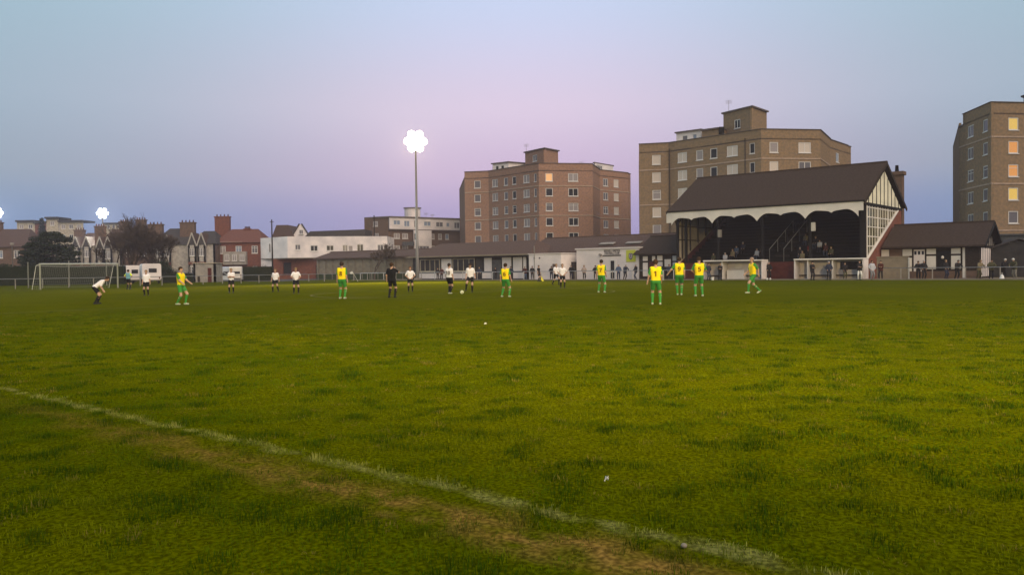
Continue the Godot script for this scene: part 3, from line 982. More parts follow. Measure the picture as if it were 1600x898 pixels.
	part(cb, "crest", prism_mesh([Vector2(-0.05, -0.2), Vector2(0.05, -0.2), Vector2(0.05, 0.2), Vector2(-0.05, 0.2)], 0.06, 0.07), M.crest_dark)
	# --- brown board gate and the dark shed roof behind
	t = thing("brown_gate", "tall brown boarded gate between the two white club buildings", "gate", un(60.6, 84.6), YAW)
	for k in 9:
		box(t, "board", Vector3(0.12 + 0.2 * k, 1.1, 0.0), Vector3(0.185, 2.2, 0.05), M.timber_pole if k % 2 else M.dark_wood)
	box(t, "post", Vector3(-0.05, 1.2, -0.06), Vector3(0.14, 2.4, 0.14), M.dark_wood)
	t = thing("long_clubhouse", "long low brown-roofed clubhouse range behind the white club room", "building", un(70.0, 88.2), YAW)
	shell(t, 21.0, 9.0, 3.5, M.brown_brick)
	roof_pair(t, -0.5, 21.5, 0.7, -9.6, 3.45, 5.5, M.roof_brown)
	for k in 3:
		box(t, "roof_light", Vector3(12.0 + 4.0 * k, 4.55, -1.2), Vector3(2.2, 0.12, 0.7), M.render_grey, Basis(Vector3.RIGHT, 0.3))
	# --- white store with flat roof
	t = thing("white_store", "plain white flat-roofed store beside the black and white clubhouse", "building", un(65.4, 82.4), YAW)
	shell(t, 5.1, 5.0, 3.25, M.white)
	part(t, "roof", slab([Vector3(-0.1, 0, 0.1), Vector3(5.2, 0, 0.1), Vector3(5.2, 0, -5.1), Vector3(-0.1, 0, -5.1)], 3.252, 3.34), M.white)
	for k in 2:
		box(t, "wall_vent", Vector3(0.9 + 0.85 * k, 2.75, 0.02), Vector3(0.2, 0.2, 0.04), M.print_grey)
	box(t, "meter_box", Vector3(4.2, 1.6, 0.1), Vector3(0.55, 0.75, 0.2), M.brown_brick)
	# --- black and white bar clubhouse
	u0 = 88.6
	n0 = 84.0
	L = 22.4
	t = thing("bar_clubhouse", "long black and white clubhouse with two cream-framed windows beside the floodlight mast", "building", un(u0, n0), YAW)
	shell(t, L, 8.0, 3.3, M.black)
	hip_roof(t, -0.6, L + 0.4, 0.9, -8.9, 3.25, 5.3, 2.6, M.roof_brown)
	box(t, "fascia", Vector3(L / 2, 3.28, 0.94), Vector3(L + 0.8, 0.2, 0.06), M.beige)
	for p in [[651, 655.5], [690.5, 706], [757.5, 769], [785.5, 799.5], [802.5, 816.5], [818.5, 823]]:
		panel_on(t, "white_panel", u0, n0, p[0], p[1], 1.12, 2.95, M.white)
	for p in [[651, 688], [690, 742], [754, 768.5], [802.5, 820]]:
		panel_on(t, "white_panel", u0, n0, p[0], p[1], 0.14, 0.92, M.white)
	panel_on(t, "door", u0, n0, 745, 754, 0.05, 2.9, M.shed)
	panel_on(t, "door", u0, n0, 770, 784, 0.05, 2.7, M.slate)
	for p in [[657.5, 688, 4], [708, 742.5, 4]]:
		var x0 := wall_x(p[0], u0, n0)
		var x1 := wall_x(p[1], u0, n0)
		window_at(t, Vector3((x0 + x1) / 2, 2.05, 0.05), Basis.IDENTITY, x1 - x0, 1.8, p[2], M.pane_dark, false, M.cream)
	# --- low beige panelled building farther left
	u0 = 117.0
	n0 = 88.0
	L = 26.5
	t = thing("panelled_garages", "long low beige panelled building behind the small bare tree", "building", un(u0, n0), YAW)
	shell(t, L, 7.0, 3.5, M.beige)
	roof_pair(t, -0.4, L + 0.4, 0.5, -7.5, 3.45, 4.6, M.roof_brown)
	for k in 14:
		box(t, "post", Vector3(0.5 + 1.95 * k, 1.65, 0.06), Vector3(0.14, 3.3, 0.12), M.concrete)
	box(t, "plinth", Vector3(L / 2, 0.45, 0.05), Vector3(L, 0.9, 0.08), M.leaf)
	# --- dark shed and grey hall at the right edge
	t = thing("dark_shed", "dark gabled timber shed at the right edge before the brick tower", "shed", pd(1541, 80), deg_to_rad(-20.0))
	var w := 5.6
	part(t, "front_gable", prism_mesh([Vector2(0, 0), Vector2(w, 0), Vector2(w, 2.6), Vector2(w / 2, 3.6), Vector2(0, 2.6)], -0.1, 0.1), M.shed)
	part(t, "rear_gable", prism_mesh([Vector2(0, 0), Vector2(w, 0), Vector2(w, 2.6), Vector2(w / 2, 3.6), Vector2(0, 2.6)], -6.1, -5.9), M.shed)
	for x in [0.1, w - 0.1]:
		box(t, "side_wall", Vector3(x, 1.3, -3.0), Vector3(0.2, 2.6, 5.78), M.shed)
	for sg in [-1.0, 1.0]:
		var a := Vector3(w / 2 + sg * (w / 2 + 0.3), 2.58, 0)
		var b := Vector3(w / 2, 3.72, 0)
		var mid := (a + b) / 2
		box(t, "roof_slope", Vector3(mid.x, mid.y, -3.0), Vector3(a.distance_to(b), 0.1, 6.6), M.roof_dark, Basis(Vector3(0, 0, 1), atan2((b - a).y * sg * -1.0, absf((b - a).x))))
	for k in 12:
		box(t, "cladding_board", Vector3(0.24 + 0.465 * k, 1.25, 0.12), Vector3(0.44, 2.4, 0.03), M.shed)
	t = thing("grey_hall", "grey flat-roofed hall with small white windows behind the dark shed", "building", pd(1528, 97), deg_to_rad(-10.0))
	facade(t, "wall", Vector3.ZERO, Vector3(12, 0, 0), 0.0, 4.6, [[1.6, 3.85, 0.9, 0.5, 1, M.pane_net], [4.3, 3.7, 1.6, 0.9, 1, M.blind]], M.slate)
	facade(t, "wall", Vector3(0, 0, -6), Vector3.ZERO, 0.0, 4.6, [], M.slate)
	part(t, "roof", slab([Vector3(-0.2, 0, 0.2), Vector3(12.2, 0, 0.2), Vector3(12.2, 0, -6.2), Vector3(-0.2, 0, -6.2)], 4.602, 4.8), M.slate)

func build_dugouts() -> void:
	for i in 2:
		var u0: float = [39.3, 29.7][i]
		var L: float = [6.4, 6.5][i]
		var t := thing("dugout", ["white open-fronted dugout under the middle of the grandstand, with one end wall lit", "white partitioned dugout under the grandstand's glazed end"][i], "dugout", un(u0, 78.9), YAW, "white dugouts before the grandstand")
		box(t, "roof", Vector3(L / 2, 1.98, -0.75), Vector3(L, 0.14, 1.6), M.white_trim)
		box(t, "back_wall", Vector3(L / 2, 0.95, -1.5), Vector3(L - 0.02, 1.9, 0.1), M.white)
		box(t, "side_wall", Vector3(0.06, 0.95, -0.75), Vector3(0.12, 1.9, 1.4), M.white)
		box(t, "side_wall", Vector3(L - 0.06, 0.95, -0.75), Vector3(0.12, 1.9, 1.4), M.white)
		var parts := [0.32] if i == 0 else [0.2, 0.56]
		for f in parts:
			box(t, "partition", Vector3(L * f, 0.95, -0.75), Vector3(0.1, 1.9, 1.3), M.white_trim)
		box(t, "bench", Vector3(L / 2, 0.45, -1.2), Vector3(L - 0.3, 0.08, 0.4), M.dark_wood)
		if i == 0:
			box(t, "locker", Vector3(3.3, 0.5, -0.95), Vector3(1.9, 1.0, 0.7), M.white_trim)
			box(t, "notice", Vector3(3.3, 1.45, -1.42), Vector3(0.75, 0.7, 0.04), M.white_trim)
		else:
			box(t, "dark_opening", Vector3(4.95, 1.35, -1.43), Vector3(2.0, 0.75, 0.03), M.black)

func build_rail() -> void:
	# far side: posts and a single rail, broken where the dugouts stand
	for seg in [[95.0, 40.5, "white post and rail barrier in front of the clubhouses"], [22.7, -12.0, "post and rail barrier by the half-timbered annex"]]:
		var t := thing("perimeter_rail", seg[2], "barrier", un(seg[0], 79.4), YAW, "barriers round the pitch")
		var L: float = seg[0] - seg[1]
		rod(t, "rail", Vector3(0, 1.06, 0), Vector3(L, 1.06, 0), 0.035, M.steel, 8)
		var k := 0
		while k * 2.6 <= L:
			box(t, "post", Vector3(k * 2.6, 0.53, 0.07), Vector3(0.07, 1.06, 0.07), M.metal_white if k % 2 == 0 and seg[0] > 50.0 else M.render_grey)
			k += 1
	var g := thing("perimeter_rail", "post and rail barrier behind the goal", "barrier", un(93.0, 79.0), YAW + PI / 2, "barriers round the pitch")
	var GL := 84.0
	rod(g, "rail", Vector3(0, 1.02, 0), Vector3(-0.0, 1.02, GL), 0.035, M.steel, 8)
	for k in 33:
		box(g, "post", Vector3(0, 0.5, k * 2.6), Vector3(0.07, 1.0, 0.07), M.render_grey)
	g.rotation.y = YAW

func build_goal() -> void:
	var t := thing("football_goal", "white football goal with sagging net before the dark hedge", "goal", un(84.3, 35.0), YAW)
	# local: z towards the near touchline (falling n); the goal mouth spans z, faces +x
	var w := 3.66
	for s in [-1.0, 1.0]:
		rod(t, "post", Vector3(0, 0, s * w), Vector3(0, 2.5, s * w), 0.075, M.goal_white, 12)
	rod(t, "crossbar", Vector3(0, 2.44, -w - 0.07), Vector3(0, 2.44, w + 0.07), 0.075, M.goal_white, 12)
	for s in [-1.0, 1.0]:
		rod(t, "net_support", Vector3(0, 2.44, s * w), Vector3(-0.9, 2.3, s * w), 0.03, M.goal_white, 6)
		rod(t, "net_support", Vector3(-0.9, 2.3, s * w), Vector3(-2.0, 0.0, s * w), 0.025, M.goal_white, 6)
	var st := newst()
	var prof := [Vector2(0, 2.42), Vector2(-0.45, 2.3), Vector2(-0.9, 2.25), Vector2(-1.15, 1.6), Vector2(-1.5, 0.9), Vector2(-1.95, 0.03)]
	var nz := 40
	for k in nz + 1:
		var z := -w + 2.0 * w * k / nz
		var pts := []
		var rr := []
		for p in prof:
			pts.append(Vector3(p.x - 0.12 * sin(PI * k / nz), p.y - 0.12 * sin(PI * k / nz) * (1.0 if p.y > 1.0 else 0.3), z))
			rr.append(0.006)
		tube(st, pts, rr, 3, false)
	for i in 18:
		var f := i / 17.0 * (prof.size() - 1)
		var a: Vector2 = prof[int(f)]
		var b: Vector2 = prof[mini(int(f) + 1, prof.size() - 1)]
		var q := a.lerp(b, f - int(f))
		var pts := []
		var rr := []
		for k in 11:
			pts.append(Vector3(q.x - 0.12 * sin(PI * k / 10.0), q.y - 0.1 * sin(PI * k / 10.0), -w + 2.0 * w * k / 10.0))
			rr.append(0.006)
		tube(st, pts, rr, 3, false)
	part(t, "net", done(st), M.net)
	# tall posts of the ball-stop net behind the goal
	for p in [[43.5, 89.0, 2.75, "pale ball-stop post standing beside the football goal"], [107.5, 97.0, 3.0, "pale ball-stop post seen through the middle of the goal net"], [166, 99.0, 3.0, "pale ball-stop post seen near the goal's right upright"]]:
		var o := thing("ball_stop_post", p[3], "post", pd(p[0], p[1]), 0.0, "posts behind the goal")
		rod(o, "shaft", Vector3.ZERO, Vector3(0, p[2], 0), 0.07, M.metal_white, 8, 0.06)
		rod(o, "cap", Vector3(0, p[2], 0), Vector3(0, p[2] + 0.06, 0), 0.085, M.metal_white, 8)
	# corner flag leaning over
	var cf := thing("corner_flag", "white corner flag pole leaning over at the far corner", "corner flag", un(84.3, 70.0))
	rod(cf, "pole", Vector3(0, 0, 0), Vector3(-0.75, 1.35, 0), 0.03, M.goal_white, 8)
	part(cf, "flag", prism_mesh([Vector2(-0.75, 1.38), Vector2(-0.55, 1.02), Vector2(-0.95, 1.0), Vector2(-1.08, 1.2)], -0.02, 0.02), M.goal_white)

func mast(at: Vector3, h: float, label: String, glow: Material, energy: float, aim: Vector3, col: Color, rows: Array, size: float, face: Vector3, cone := 52.0) -> void:
	var t := thing("floodlight_mast", label, "floodlight", at, 0.0, "floodlight masts")
	var st := newst()
	st.set_smooth_group(0)
	tube(st, [Vector3.ZERO, Vector3(0, h * 0.3, 0), Vector3(0, h, 0)], [0.24, 0.2, 0.1], 10)
	part(t, "pole", done(st), M.steel)
	box(t, "base_plate", Vector3(0, 0.15, 0), Vector3(0.9, 0.3, 0.9), M.concrete)
	var f := face; f.y = 0
	f = f.normalized()
	var b := Basis(Vector3.UP.cross(f).normalized(), Vector3.UP, f) * Basis(Vector3.RIGHT, 0.35)
	var ri := 0
	for cnt in rows:
		var y: float = h - 0.1 + (ri - (rows.size() - 1) / 2.0) * size * 0.84
		box(t, "crossarm", Vector3(0, y, 0), Vector3(maxf(cnt * size, 0.6), 0.1, 0.1), M.steel, Basis(b.x, Vector3.UP, b.x.cross(Vector3.UP)))
		for k in cnt:
			var c: Vector3 = Vector3(0, y, 0) + b.x * (k - (cnt - 1) / 2.0) * size * 0.97 + b.z * 0.2
			var hs := newst()
			tube(hs, [c - b.z * 0.18, c - b.z * 0.08, c + b.z * 0.1], [size * 0.2, size * 0.42, size * 0.5], 16)
			var hd := part(t, "lamp_housing", done(hs), M.steel)
			var ls := newst()
			tube(ls, [c + b.z * 0.102, c + b.z * 0.15, c + b.z * 0.18], [size * 0.49, size * 0.4, size * 0.15], 16)
			part(hd, "lamp", done(ls), glow)
		ri += 1
	var sp := SpotLight3D.new()
	sp.name = "lamp_light"
	sp.light_energy = energy
	sp.light_color = col
	sp.spot_range = 300.0
	sp.spot_angle = cone
	sp.spot_angle_attenuation = 0.6
	sp.spot_attenuation = 2.0
	sp.light_size = size
	sp.shadow_enabled = true
	t.add_child(sp)
	var from := at + Vector3(0, h, 0) + b.z * (0.8 + size)
	sp.look_at_from_position(from, aim)

func build_masts() -> void:
	var warm := Color(1.0, 0.88, 0.62)
	var cen := un(34.3, 36.8, 0.0)
	var m0 := pd(652.5, 114.0)
	mast(m0, hy(651, 222, 114.0) + 0.2, "tall floodlight mast with blazing lamps beside the black and white clubhouse", M.lamp_glow, 2600.0, un(46.0, 36.0), warm, [2, 3, 2], 1.12, -m0, 40.0)
	var m1 := pd(162, 178)
	mast(m1, hy(162, 332, 178.0), "distant lit floodlight above the house roofs behind the goal", M.lamp_glow_cool, 1500.0, un(60.0, 30.0), Color(0.95, 1.0, 0.98), [2, 3, 2], 0.82, -m1)
	var m2 := pd(-3, 175)
	mast(m2, hy(0, 331, 175.0), "lit floodlight cut by the left edge of the view", M.lamp_glow_cool, 1500.0, un(60.0, 20.0), Color(0.95, 1.0, 0.98), [2, 3, 2], 0.82, -m2)
	var fp := thing("slim_pole", "slim white pole standing before the plain white store", "pole", pd(835.5, dn(835.5, 81.4)))
	var fh := hy(835.5, 385, dn(835.5, 81.4))
	rod(fp, "shaft", Vector3.ZERO, Vector3(0, fh, 0), 0.06, M.metal_white, 8, 0.045)
	rod(fp, "cap", Vector3(0, fh, 0), Vector3(0, fh + 0.06, 0), 0.07, M.metal_white, 8)
	# its twin on the near side, behind the viewer to the right, throws the players' long shadows
	var m3 := un(-18.0, -2.0)
	mast(m3, 17.0, "floodlight mast of the near touchline, standing outside the picture", M.lamp_glow, 1150.0, un(40.0, 46.0), warm, [3, 3], 0.8, cen - m3, 36.0)

# ------------------------------------------------------------------ houses and flats in the distance
# local axes: x right, z towards the viewer, origin at the front left corner on the ground
func hip_roof(t: Node3D, x0: float, x1: float, z0: float, z1: float, ye: float, yr: float, inset: float, m: Material) -> void:
	var zm := (z0 + z1) / 2
	var a := Vector3(x0, ye, z0); var b := Vector3(x1, ye, z0); var c := Vector3(x1, ye, z1); var d := Vector3(x0, ye, z1)
	var r0 := Vector3(x0 + inset, yr, zm); var r1 := Vector3(x1 - inset, yr, zm)
	var st := newst()
	quad(st, a, b, r1, r0)
	quad(st, c, d, r0, r1)
	tri(st, d, a, r0)
	tri(st, b, c, r1)
	quad(st, a, d, c, b)
	part(t, "roof", done(st), m)

func chimney(t: Node3D, x: float, z: float, w: float, y0: float, y1: float, m: Material, pots := 4) -> void:
	var c := box(t, "chimney", Vector3(x, (y0 + y1) / 2, z), Vector3(w, y1 - y0, 0.9), m)
	box(c, "chimney_cap", Vector3(0, (y1 - y0) / 2 + 0.1, 0), Vector3(w + 0.22, 0.24, 1.1), m)
	for k in pots:
		rod(c, "chimney_pot", Vector3(-w / 2 + w * (k + 0.5) / pots, (y1 - y0) / 2 + 0.2, 0), Vector3(-w / 2 + w * (k + 0.5) / pots, (y1 - y0) / 2 + 0.65, 0), 0.14, M.roof_red, 7, 0.11)

func bay(t: Node3D, x: float, w: float, y_top: float, y_eave: float, wall_m: Material, lower: bool) -> void:
	var z := 0.9
	facade(t, "bay_wall", Vector3(x - w / 2, 0, z), Vector3(x + w / 2, 0, z), 0.0, y_eave, [[w / 2, y_eave - 1.35, w * 0.72, 1.5, 3, M.pane_mid, true]] + ([[w / 2, 1.75, w * 0.76, 1.7, 3, M.pane_dark, true]] if lower else []), wall_m)
	facade(t, "bay_wall", Vector3(x - w / 2, 0, 0), Vector3(x - w / 2, 0, z), 0.0, y_eave, [], wall_m)
	facade(t, "bay_wall", Vector3(x + w / 2, 0, z), Vector3(x + w / 2, 0, 0), 0.0, y_eave, [], wall_m)
	part(t, "bay_gable", prism_mesh([Vector2(x - w / 2, y_eave), Vector2(x + w / 2, y_eave), Vector2(x, y_top)], z - 0.2, z - 0.02), M.roof_dark)
	for sg in [-1.0, 1.0]:
		var a := Vector3(x + sg * (w / 2 + 0.18), y_eave - 0.2, z + 0.06)
		var b := Vector3(x, y_top + 0.12, z + 0.06)
		var ang := atan2(b.y - a.y, b.x - a.x)
		box(t, "barge_board", (a + b) / 2, Vector3(a.distance_to(b), 0.24, 0.1), M.white_old, Basis(Vector3(0, 0, 1), ang))
		var st := newst()
		quad(st, Vector3(a.x, a.y + 0.16, z + 0.1), Vector3(b.x, b.y + 0.06, z + 0.1), Vector3(b.x, b.y + 0.06, -2.6), Vector3(a.x, a.y + 0.16, -2.6))
		part(t, "bay_roof", done(st), M.roof_brown)
	box(t, "band", Vector3(x, 3.25, z + 0.05), Vector3(w + 0.1, 0.55, 0.12), M.roof_red)

func terrace(label: String, px0: float, px1: float, d: float, ridge_py: float, eave_py: float, chim: Array, bays: Array, gable_py: float, wall_m: Material, roof_m: Material, inset := 1.6) -> Node3D:
	var A := pd(px0, d)
	var t := thing("terraced_house", label, "house", A, 0.0, "old houses behind the ground")
	var w := (px1 - px0) / F * d
	var mid := (px0 + px1) / 2
	var ye := hy(mid, eave_py, d)
	var yr := hy(mid, ridge_py, d + 4.0)
	var wins := []
	if bays.is_empty():
		var n := maxi(1, int(w / 2.6))
		for k in n:
			for y in [1.8, ye - 1.4]:
				wins.append([w * (k + 0.5) / n, y, 1.2, 1.5, 2, any_pane(k * 3 + int(px0)), true])
	facade(t, "wall", Vector3.ZERO, Vector3(w, 0, 0), 0.0, ye, wins, wall_m)
	facade(t, "wall", Vector3(0, 0, -8.5), Vector3.ZERO, 0.0, ye, [], M.brown_brick)
	facade(t, "wall", Vector3(w, 0, 0), Vector3(w, 0, -8.5), 0.0, ye, [], M.brown_brick)
	hip_roof(t, -0.3, w + 0.3, 0.35, -8.8, ye, yr, inset, roof_m)
	for c in chim:                                             # bearing, width in bearing, top
		var dd := d + 4.2
		var x: float = (c[0] - px0) / F * d + (c[0] - 800.0) / F * 4.2
		chimney(t, x, -4.2, c[1] / F * dd, ye, hy(c[0], c[2], dd) - 0.5, M.brown_brick if c.size() < 4 else c[3])
	for b in bays:
		bay(t, (b - px0) / F * d, 11.5 / F * d, hy(b, gable_py, d), ye - 0.25, M.white_old if wall_m != M.render_grey else M.render_grey, true)
	return t

func build_houses() -> void:
	# rows of houses, left to right
	terrace("brown gabled house at the left edge behind the hedge", -40, 40, 160, 358, 386, [[-2, 14, 345], [36, 12, 360]], [], 380, M.brown_brick, M.roof_brown)
	terrace("white gabled house with broad red chimney stack just left of the distant floodlight", 112, 152, 170, 364, 384, [[126, 15, 357]], [122, 139], 371, M.white_old, M.roof_brown)
	terrace("grey twin-gabled house below the distant floodlight", 152, 190, 166, 358, 386, [[158, 15, 351], [196, 14, 344]], [160, 172.5], 371, M.render_grey, M.roof_brown)
	terrace("brown house with two tall chimney stacks behind the big bare tree", 190, 238, 168, 356, 384, [[222, 15, 341]], [], 371, M.brown_brick, M.roof_brown)
	terrace("white house with twin pointed gables between the bare tree and the grey cabin", 238, 297, 162, 357, 382, [[245, 22, 348]], [251, 264], 368, M.white_old, M.roof_dark, 2.2)
	terrace("white house with twin pointed gables directly behind the grey cabin", 297, 336, 160, 361, 381, [[295, 23, 345, M.brown_brick]], [303.5, 318], 365, M.white_old, M.roof_dark)
	var t := terrace("large red brick house with massive red chimney and steep tiled roof", 336, 411, 163, 358, 379, [[349.5, 23, 336, M.red_brick], [388, 9, 355, M.red_brick]], [], 366, M.red_brick, M.roof_red, 2.4)
	box(t, "rendered_bay", Vector3(4.2, 4.2, 0.4), Vector3(4.6, 2.6, 0.8), M.render_grey)
	for k in 3:
		window_at(t, Vector3(2.7 + 1.5 * k, 4.3, 0.84), Basis.IDENTITY, 0.9, 1.3, 2, M.pane_net, true)
	box(t, "string_course", Vector3(2.8, 7.4, 0.05), Vector3(5.4, 0.2, 0.1), M.string)
	# distant pale flats with dark roofs on the skyline, behind the conifers
	t = thing("pale_flats", "distant pale flats with dark flat roofs rising behind the dark conifers", "apartment block", pd(28, 230))
	var D := 230.0
	for s in [[28, 56, 347], [56, 75, 349], [75, 94, 342], [94, 131, 347]]:
		var x0 := pd(s[0], D).x - t.position.x
		var x1 := pd(s[1], D).x - t.position.x
		var top := hy(s[0], s[2], D)
		var wins := []
		var nw := int((x1 - x0) / 1.9)
		for k in nw:
			for r in 2:
				wins.append([(x1 - x0) * (k + 0.5) / nw, top - 1.3 - 2.8 * r, 1.2, 1.2, 2, any_pane(k + r * 3)])
		var zz := 0.4 if s[2] == 342 else 0.0
		facade(t, "wall", Vector3(x0, 0, zz), Vector3(x1, 0, zz), 0.0, top, wins, M.cream if s[2] != 349 else M.red_brick)
		box(t, "roof_slab", Vector3((x0 + x1) / 2, top + 0.25, -3.0 + zz), Vector3(x1 - x0 + 0.3, 0.5, 7.2), M.roof_dark)
	# pale flats glimpsed right of the floodlight
	t = thing("pale_flats", "distant cream flats glimpsed between chimneys right of the distant floodlight", "apartment block", pd(164, 225))
	facade(t, "wall", Vector3.ZERO, Vector3(5.2, 0, 0), 0.0, hy(175, 350, 225), [[1.2, hy(175, 354, 225), 0.8, 1.0, 1, M.pane_mid], [2.6, hy(175, 354, 225), 0.8, 1.0, 1, M.pane_mid], [4.0, hy(175, 354, 225), 0.8, 1.0, 1, M.pane_mid]], M.cream)
	box(t, "roof_slab", Vector3(2.6, hy(175, 350, 225) + 0.2, -2.0), Vector3(5.6, 0.35, 5.0), M.roof_dark)
	# two-storey club building: white above, red brick below
	var d2 := 150.0
	var A := pd(408, 154); var B := pd(450, 148); var C := pd(606, 152)
	t = thing("two_storey_club", "white two-storey building with red brick ground floor left of the bare tree", "building", A)
	var yb := hy(480, 402.5, d2)
	var yt := hy(480, 371.5, d2)
	var wl := func(a: Vector3, b: Vector3, list: Array) -> Array:
		var r := []
		for e in list:
			r.append([s_of(e[0], a, b), hy(e[0], e[1], 150.0), e[2], e[3], e[4], e[5]])
		return r
	facade(t, "upper_wall", A - A, B - A, yb, yt, wl.call(A, B, [[422, 387, 0.5, 1.6, 1, M.pane_dark]]), M.white)
	facade(t, "upper_wall", B - A, C - A, yb, yt, wl.call(B, C, [[466, 386.5, 1.0, 1.0, 2, M.pane_mid], [491.5, 388, 1.35, 1.1, 2, M.pane_dark], [516.5, 387.5, 1.35, 1.05, 2, M.pane_dark], [540, 387.5, 1.0, 1.2, 2, M.pane_mid], [548.5, 388, 0.8, 1.0, 1, M.pane_net], [563.5, 386.5, 1.2, 1.3, 2, M.pane_dark], [595, 386.5, 1.1, 1.2, 2, M.pane_mid]]), M.white)
	facade(t, "upper_wall", C - A, C - A + Vector3(0, 0, -9), yb, yt, [], M.white)
	facade(t, "side_wall", A - A + Vector3(2, 0, -9), A - A, 0.0, yt, [], M.white)
	part(t, "roof", slab([Vector3.ZERO, B - A, C - A, C - A + Vector3(0, 0, -9), Vector3(2, 0, -9)], yt + 0.002, yt + 0.2), M.white)
	var B2 := pd(426, 150.6); var C2 := pd(519, 149.6)
	facade(t, "ground_wall", B2 - A, C2 - A, 0.0, yb - 0.15, wl.call(B2, C2, [[449, 419, 1.6, 2.2, 1, M.pane_dark], [497, 424, 0.9, 2.4, 1, M.pane_dark]]), M.red_brick, M.oxblood)
	facade(t, "ground_wall", C2 - A, C - A + Vector3(0, 0, -1), 0.0, yb - 0.15, [], M.red_brick)
	facade(t, "ground_wall", A - A, B2 - A + Vector3(0, 0, -1.5), 0.0, yb - 0.15, [], M.white)
	part(t, "floor_slab", slab([Vector3.ZERO, B - A, C - A, C - A + Vector3(0, 0, -9), Vector3(2, 0, -9)], yb - 0.145, yb - 0.002), M.concrete)
	box(t, "banner", (pd(510.5, 148.6, hy(510, 405, 149)) - A), Vector3(0.4, 1.2, 0.08), M.white, Basis(Vector3(0, 0, 1), 0.12))
	# gabled house with a long dark roof behind it
	t = thing("gabled_house", "house with a white gable and brown roof above the white two-storey building", "house", pd(428, 185))
	var w := 57.0 / F * 185.0
	var ye := hy(455, 371, 185); var yr := hy(455, 351.5, 185)
	facade(t, "wall", Vector3.ZERO, Vector3(w, 0, 0), 0.0, ye, [], M.white)
	facade(t, "wall", Vector3(w, 0, 0), Vector3(w, 0, -9), 0.0, ye, [], M.white)
	part(t, "roof", prism_mesh([Vector2(-0.3, ye), Vector2(w * 0.6, ye), Vector2(w * 0.42, yr), Vector2(w * 0.1, yr)], -8.0, 0.3), M.roof_brown)
	part(t, "gable", prism_mesh([Vector2(w * 0.5, ye), Vector2(w, ye), Vector2(w * 0.8, yr + 0.1), Vector2(w * 0.72, yr + 0.1)], -0.2, 0.0), M.white)
	for sg in [-1.0, 1.0]:
		var a2 := Vector3(w * 0.755 + sg * w * 0.27, ye - 0.1, 0.12)
		var b2 := Vector3(w * 0.755 + sg * w * 0.03, yr + 0.25, 0.12)
		box(t, "barge_board", (a2 + b2) / 2, Vector3(a2.distance_to(b2), 0.3, 0.12), M.roof_dark, Basis(Vector3(0, 0, 1), atan2(b2.y - a2.y, b2.x - a2.x)))
	window_at(t, Vector3(w * 0.77, (ye + yr) / 2 - 0.2, 0.05), Basis.IDENTITY, 0.9, 1.0, 2, M.pane_mid)
	t = thing("dark_roofed_hall", "long hall with a plain dark roof behind the white two-storey building", "building", pd(470, 172))
	w = 102.0 / F * 172.0
	box(t, "wall", Vector3(w / 2, 3.6, -4), Vector3(w, 7.2, 8), M.brown_brick)
	part(t, "roof", prism_mesh([Vector2(-0.5, 7.202), Vector2(w, 7.202), Vector2(w, hy(560, 358.5, 172)), Vector2(2.2, hy(490, 361.5, 172))], -8.4, 0.4), M.roof_dark)
	# low-rise flats with a white top floor
	var P := [pd(570.6, 188), pd(608, 185), pd(722.5, 197), pd(733, 199)]
	t = thing("low_rise_flats", "four-storey brick flats with a white top floor behind the floodlight mast", "apartment block", P[0])
	var H := 13.3
	var Y1 := 10.75
	var o: Vector3 = P[0]
	facade(t, "side_wall", P[0] - o, P[1] - o, 0.0, H, [[s_of(588, P[0], P[1]), 12.0, 1.3, 1.1, 1, M.pane_net], [s_of(589, P[0], P[1]), 9.3, 1.3, 1.1, 1, M.pane_net]], M.brown_brick)
	var mk := func(list: Array, a: Vector3, b: Vector3) -> Array:
		var r := []
		for e in list:
			r.append([s_of(e[0], a, b), e[1], e[2], e[3], e[4], any_pane(int(e[0]))])
		return r
	var tf: Array = mk.call([[619.5, 12.2, 1.8, 1.1, 2], [635, 12.0, 1.5, 1.4, 2], [648.5, 12.0, 0.9, 1.6, 2], [667, 12.1, 1.9, 1.1, 2], [686, 12.0, 2.0, 1.2, 2], [699, 12.0, 0.9, 1.0, 1], [713, 11.9, 1.6, 1.5, 2]], P[1], P[2])
	var front: Vector3 = (P[2] - P[1]).normalized().cross(Vector3.UP) * 0.6
	facade(t, "top_floor_wall", P[1] - o + front, P[2] - o + front, Y1, H, tf, M.white)
	var lo: Array = []
	for r in 3:
		var y := 9.2 - 2.75 * r
		lo.append_array(mk.call([[621, y, 1.5, 1.2, 2], [634, y, 1.5, 1.2, 2], [677, y, 1.0, 1.2, 1], [688.5, y, 1.0, 1.3, 1], [699.5, y, 1.0, 1.3, 1]], P[1], P[2]))
	facade(t, "front_wall", P[1] - o, P[2] - o, 0.0, Y1 - 0.02, lo, M.brown_brick)
	facade(t, "front_wall", P[2] - o, P[3] - o, 0.0, 10.2, [[0.9, 8.6, 1.0, 1.5, 2, M.pane_mid], [0.9, 6.0, 1.0, 1.5, 2, M.pane_dark]], M.white)
	part(t, "roof", slab([P[0] - o, P[1] - o + front * 1.3, P[2] - o + front * 1.3, P[2] - o + Vector3(0, 0, -9), P[0] - o + Vector3(0, 0, -9)], H + 0.002, H + 0.3), M.felt)
	part(t, "floor_slab", slab([P[1] - o + front, P[2] - o + front, P[2] - o, P[1] - o], Y1 - 0.2, Y1 - 0.02), M.felt)
	var s0: Vector3 = pd(646, 187.6) - o + front * 0.9
	var s1: Vector3 = pd(673.5, 190.4) - o + front * 0.9
	facade(t, "stair_bay", s0, s1, 3.6, 10.5, [[s0.distance_to(s1) * 0.5, 6.3, 3.4, 1.3, 4, M.pane_mid], [0.3, 9.0, 0.4, 1.5, 1, M.pane_dark]], M.white)
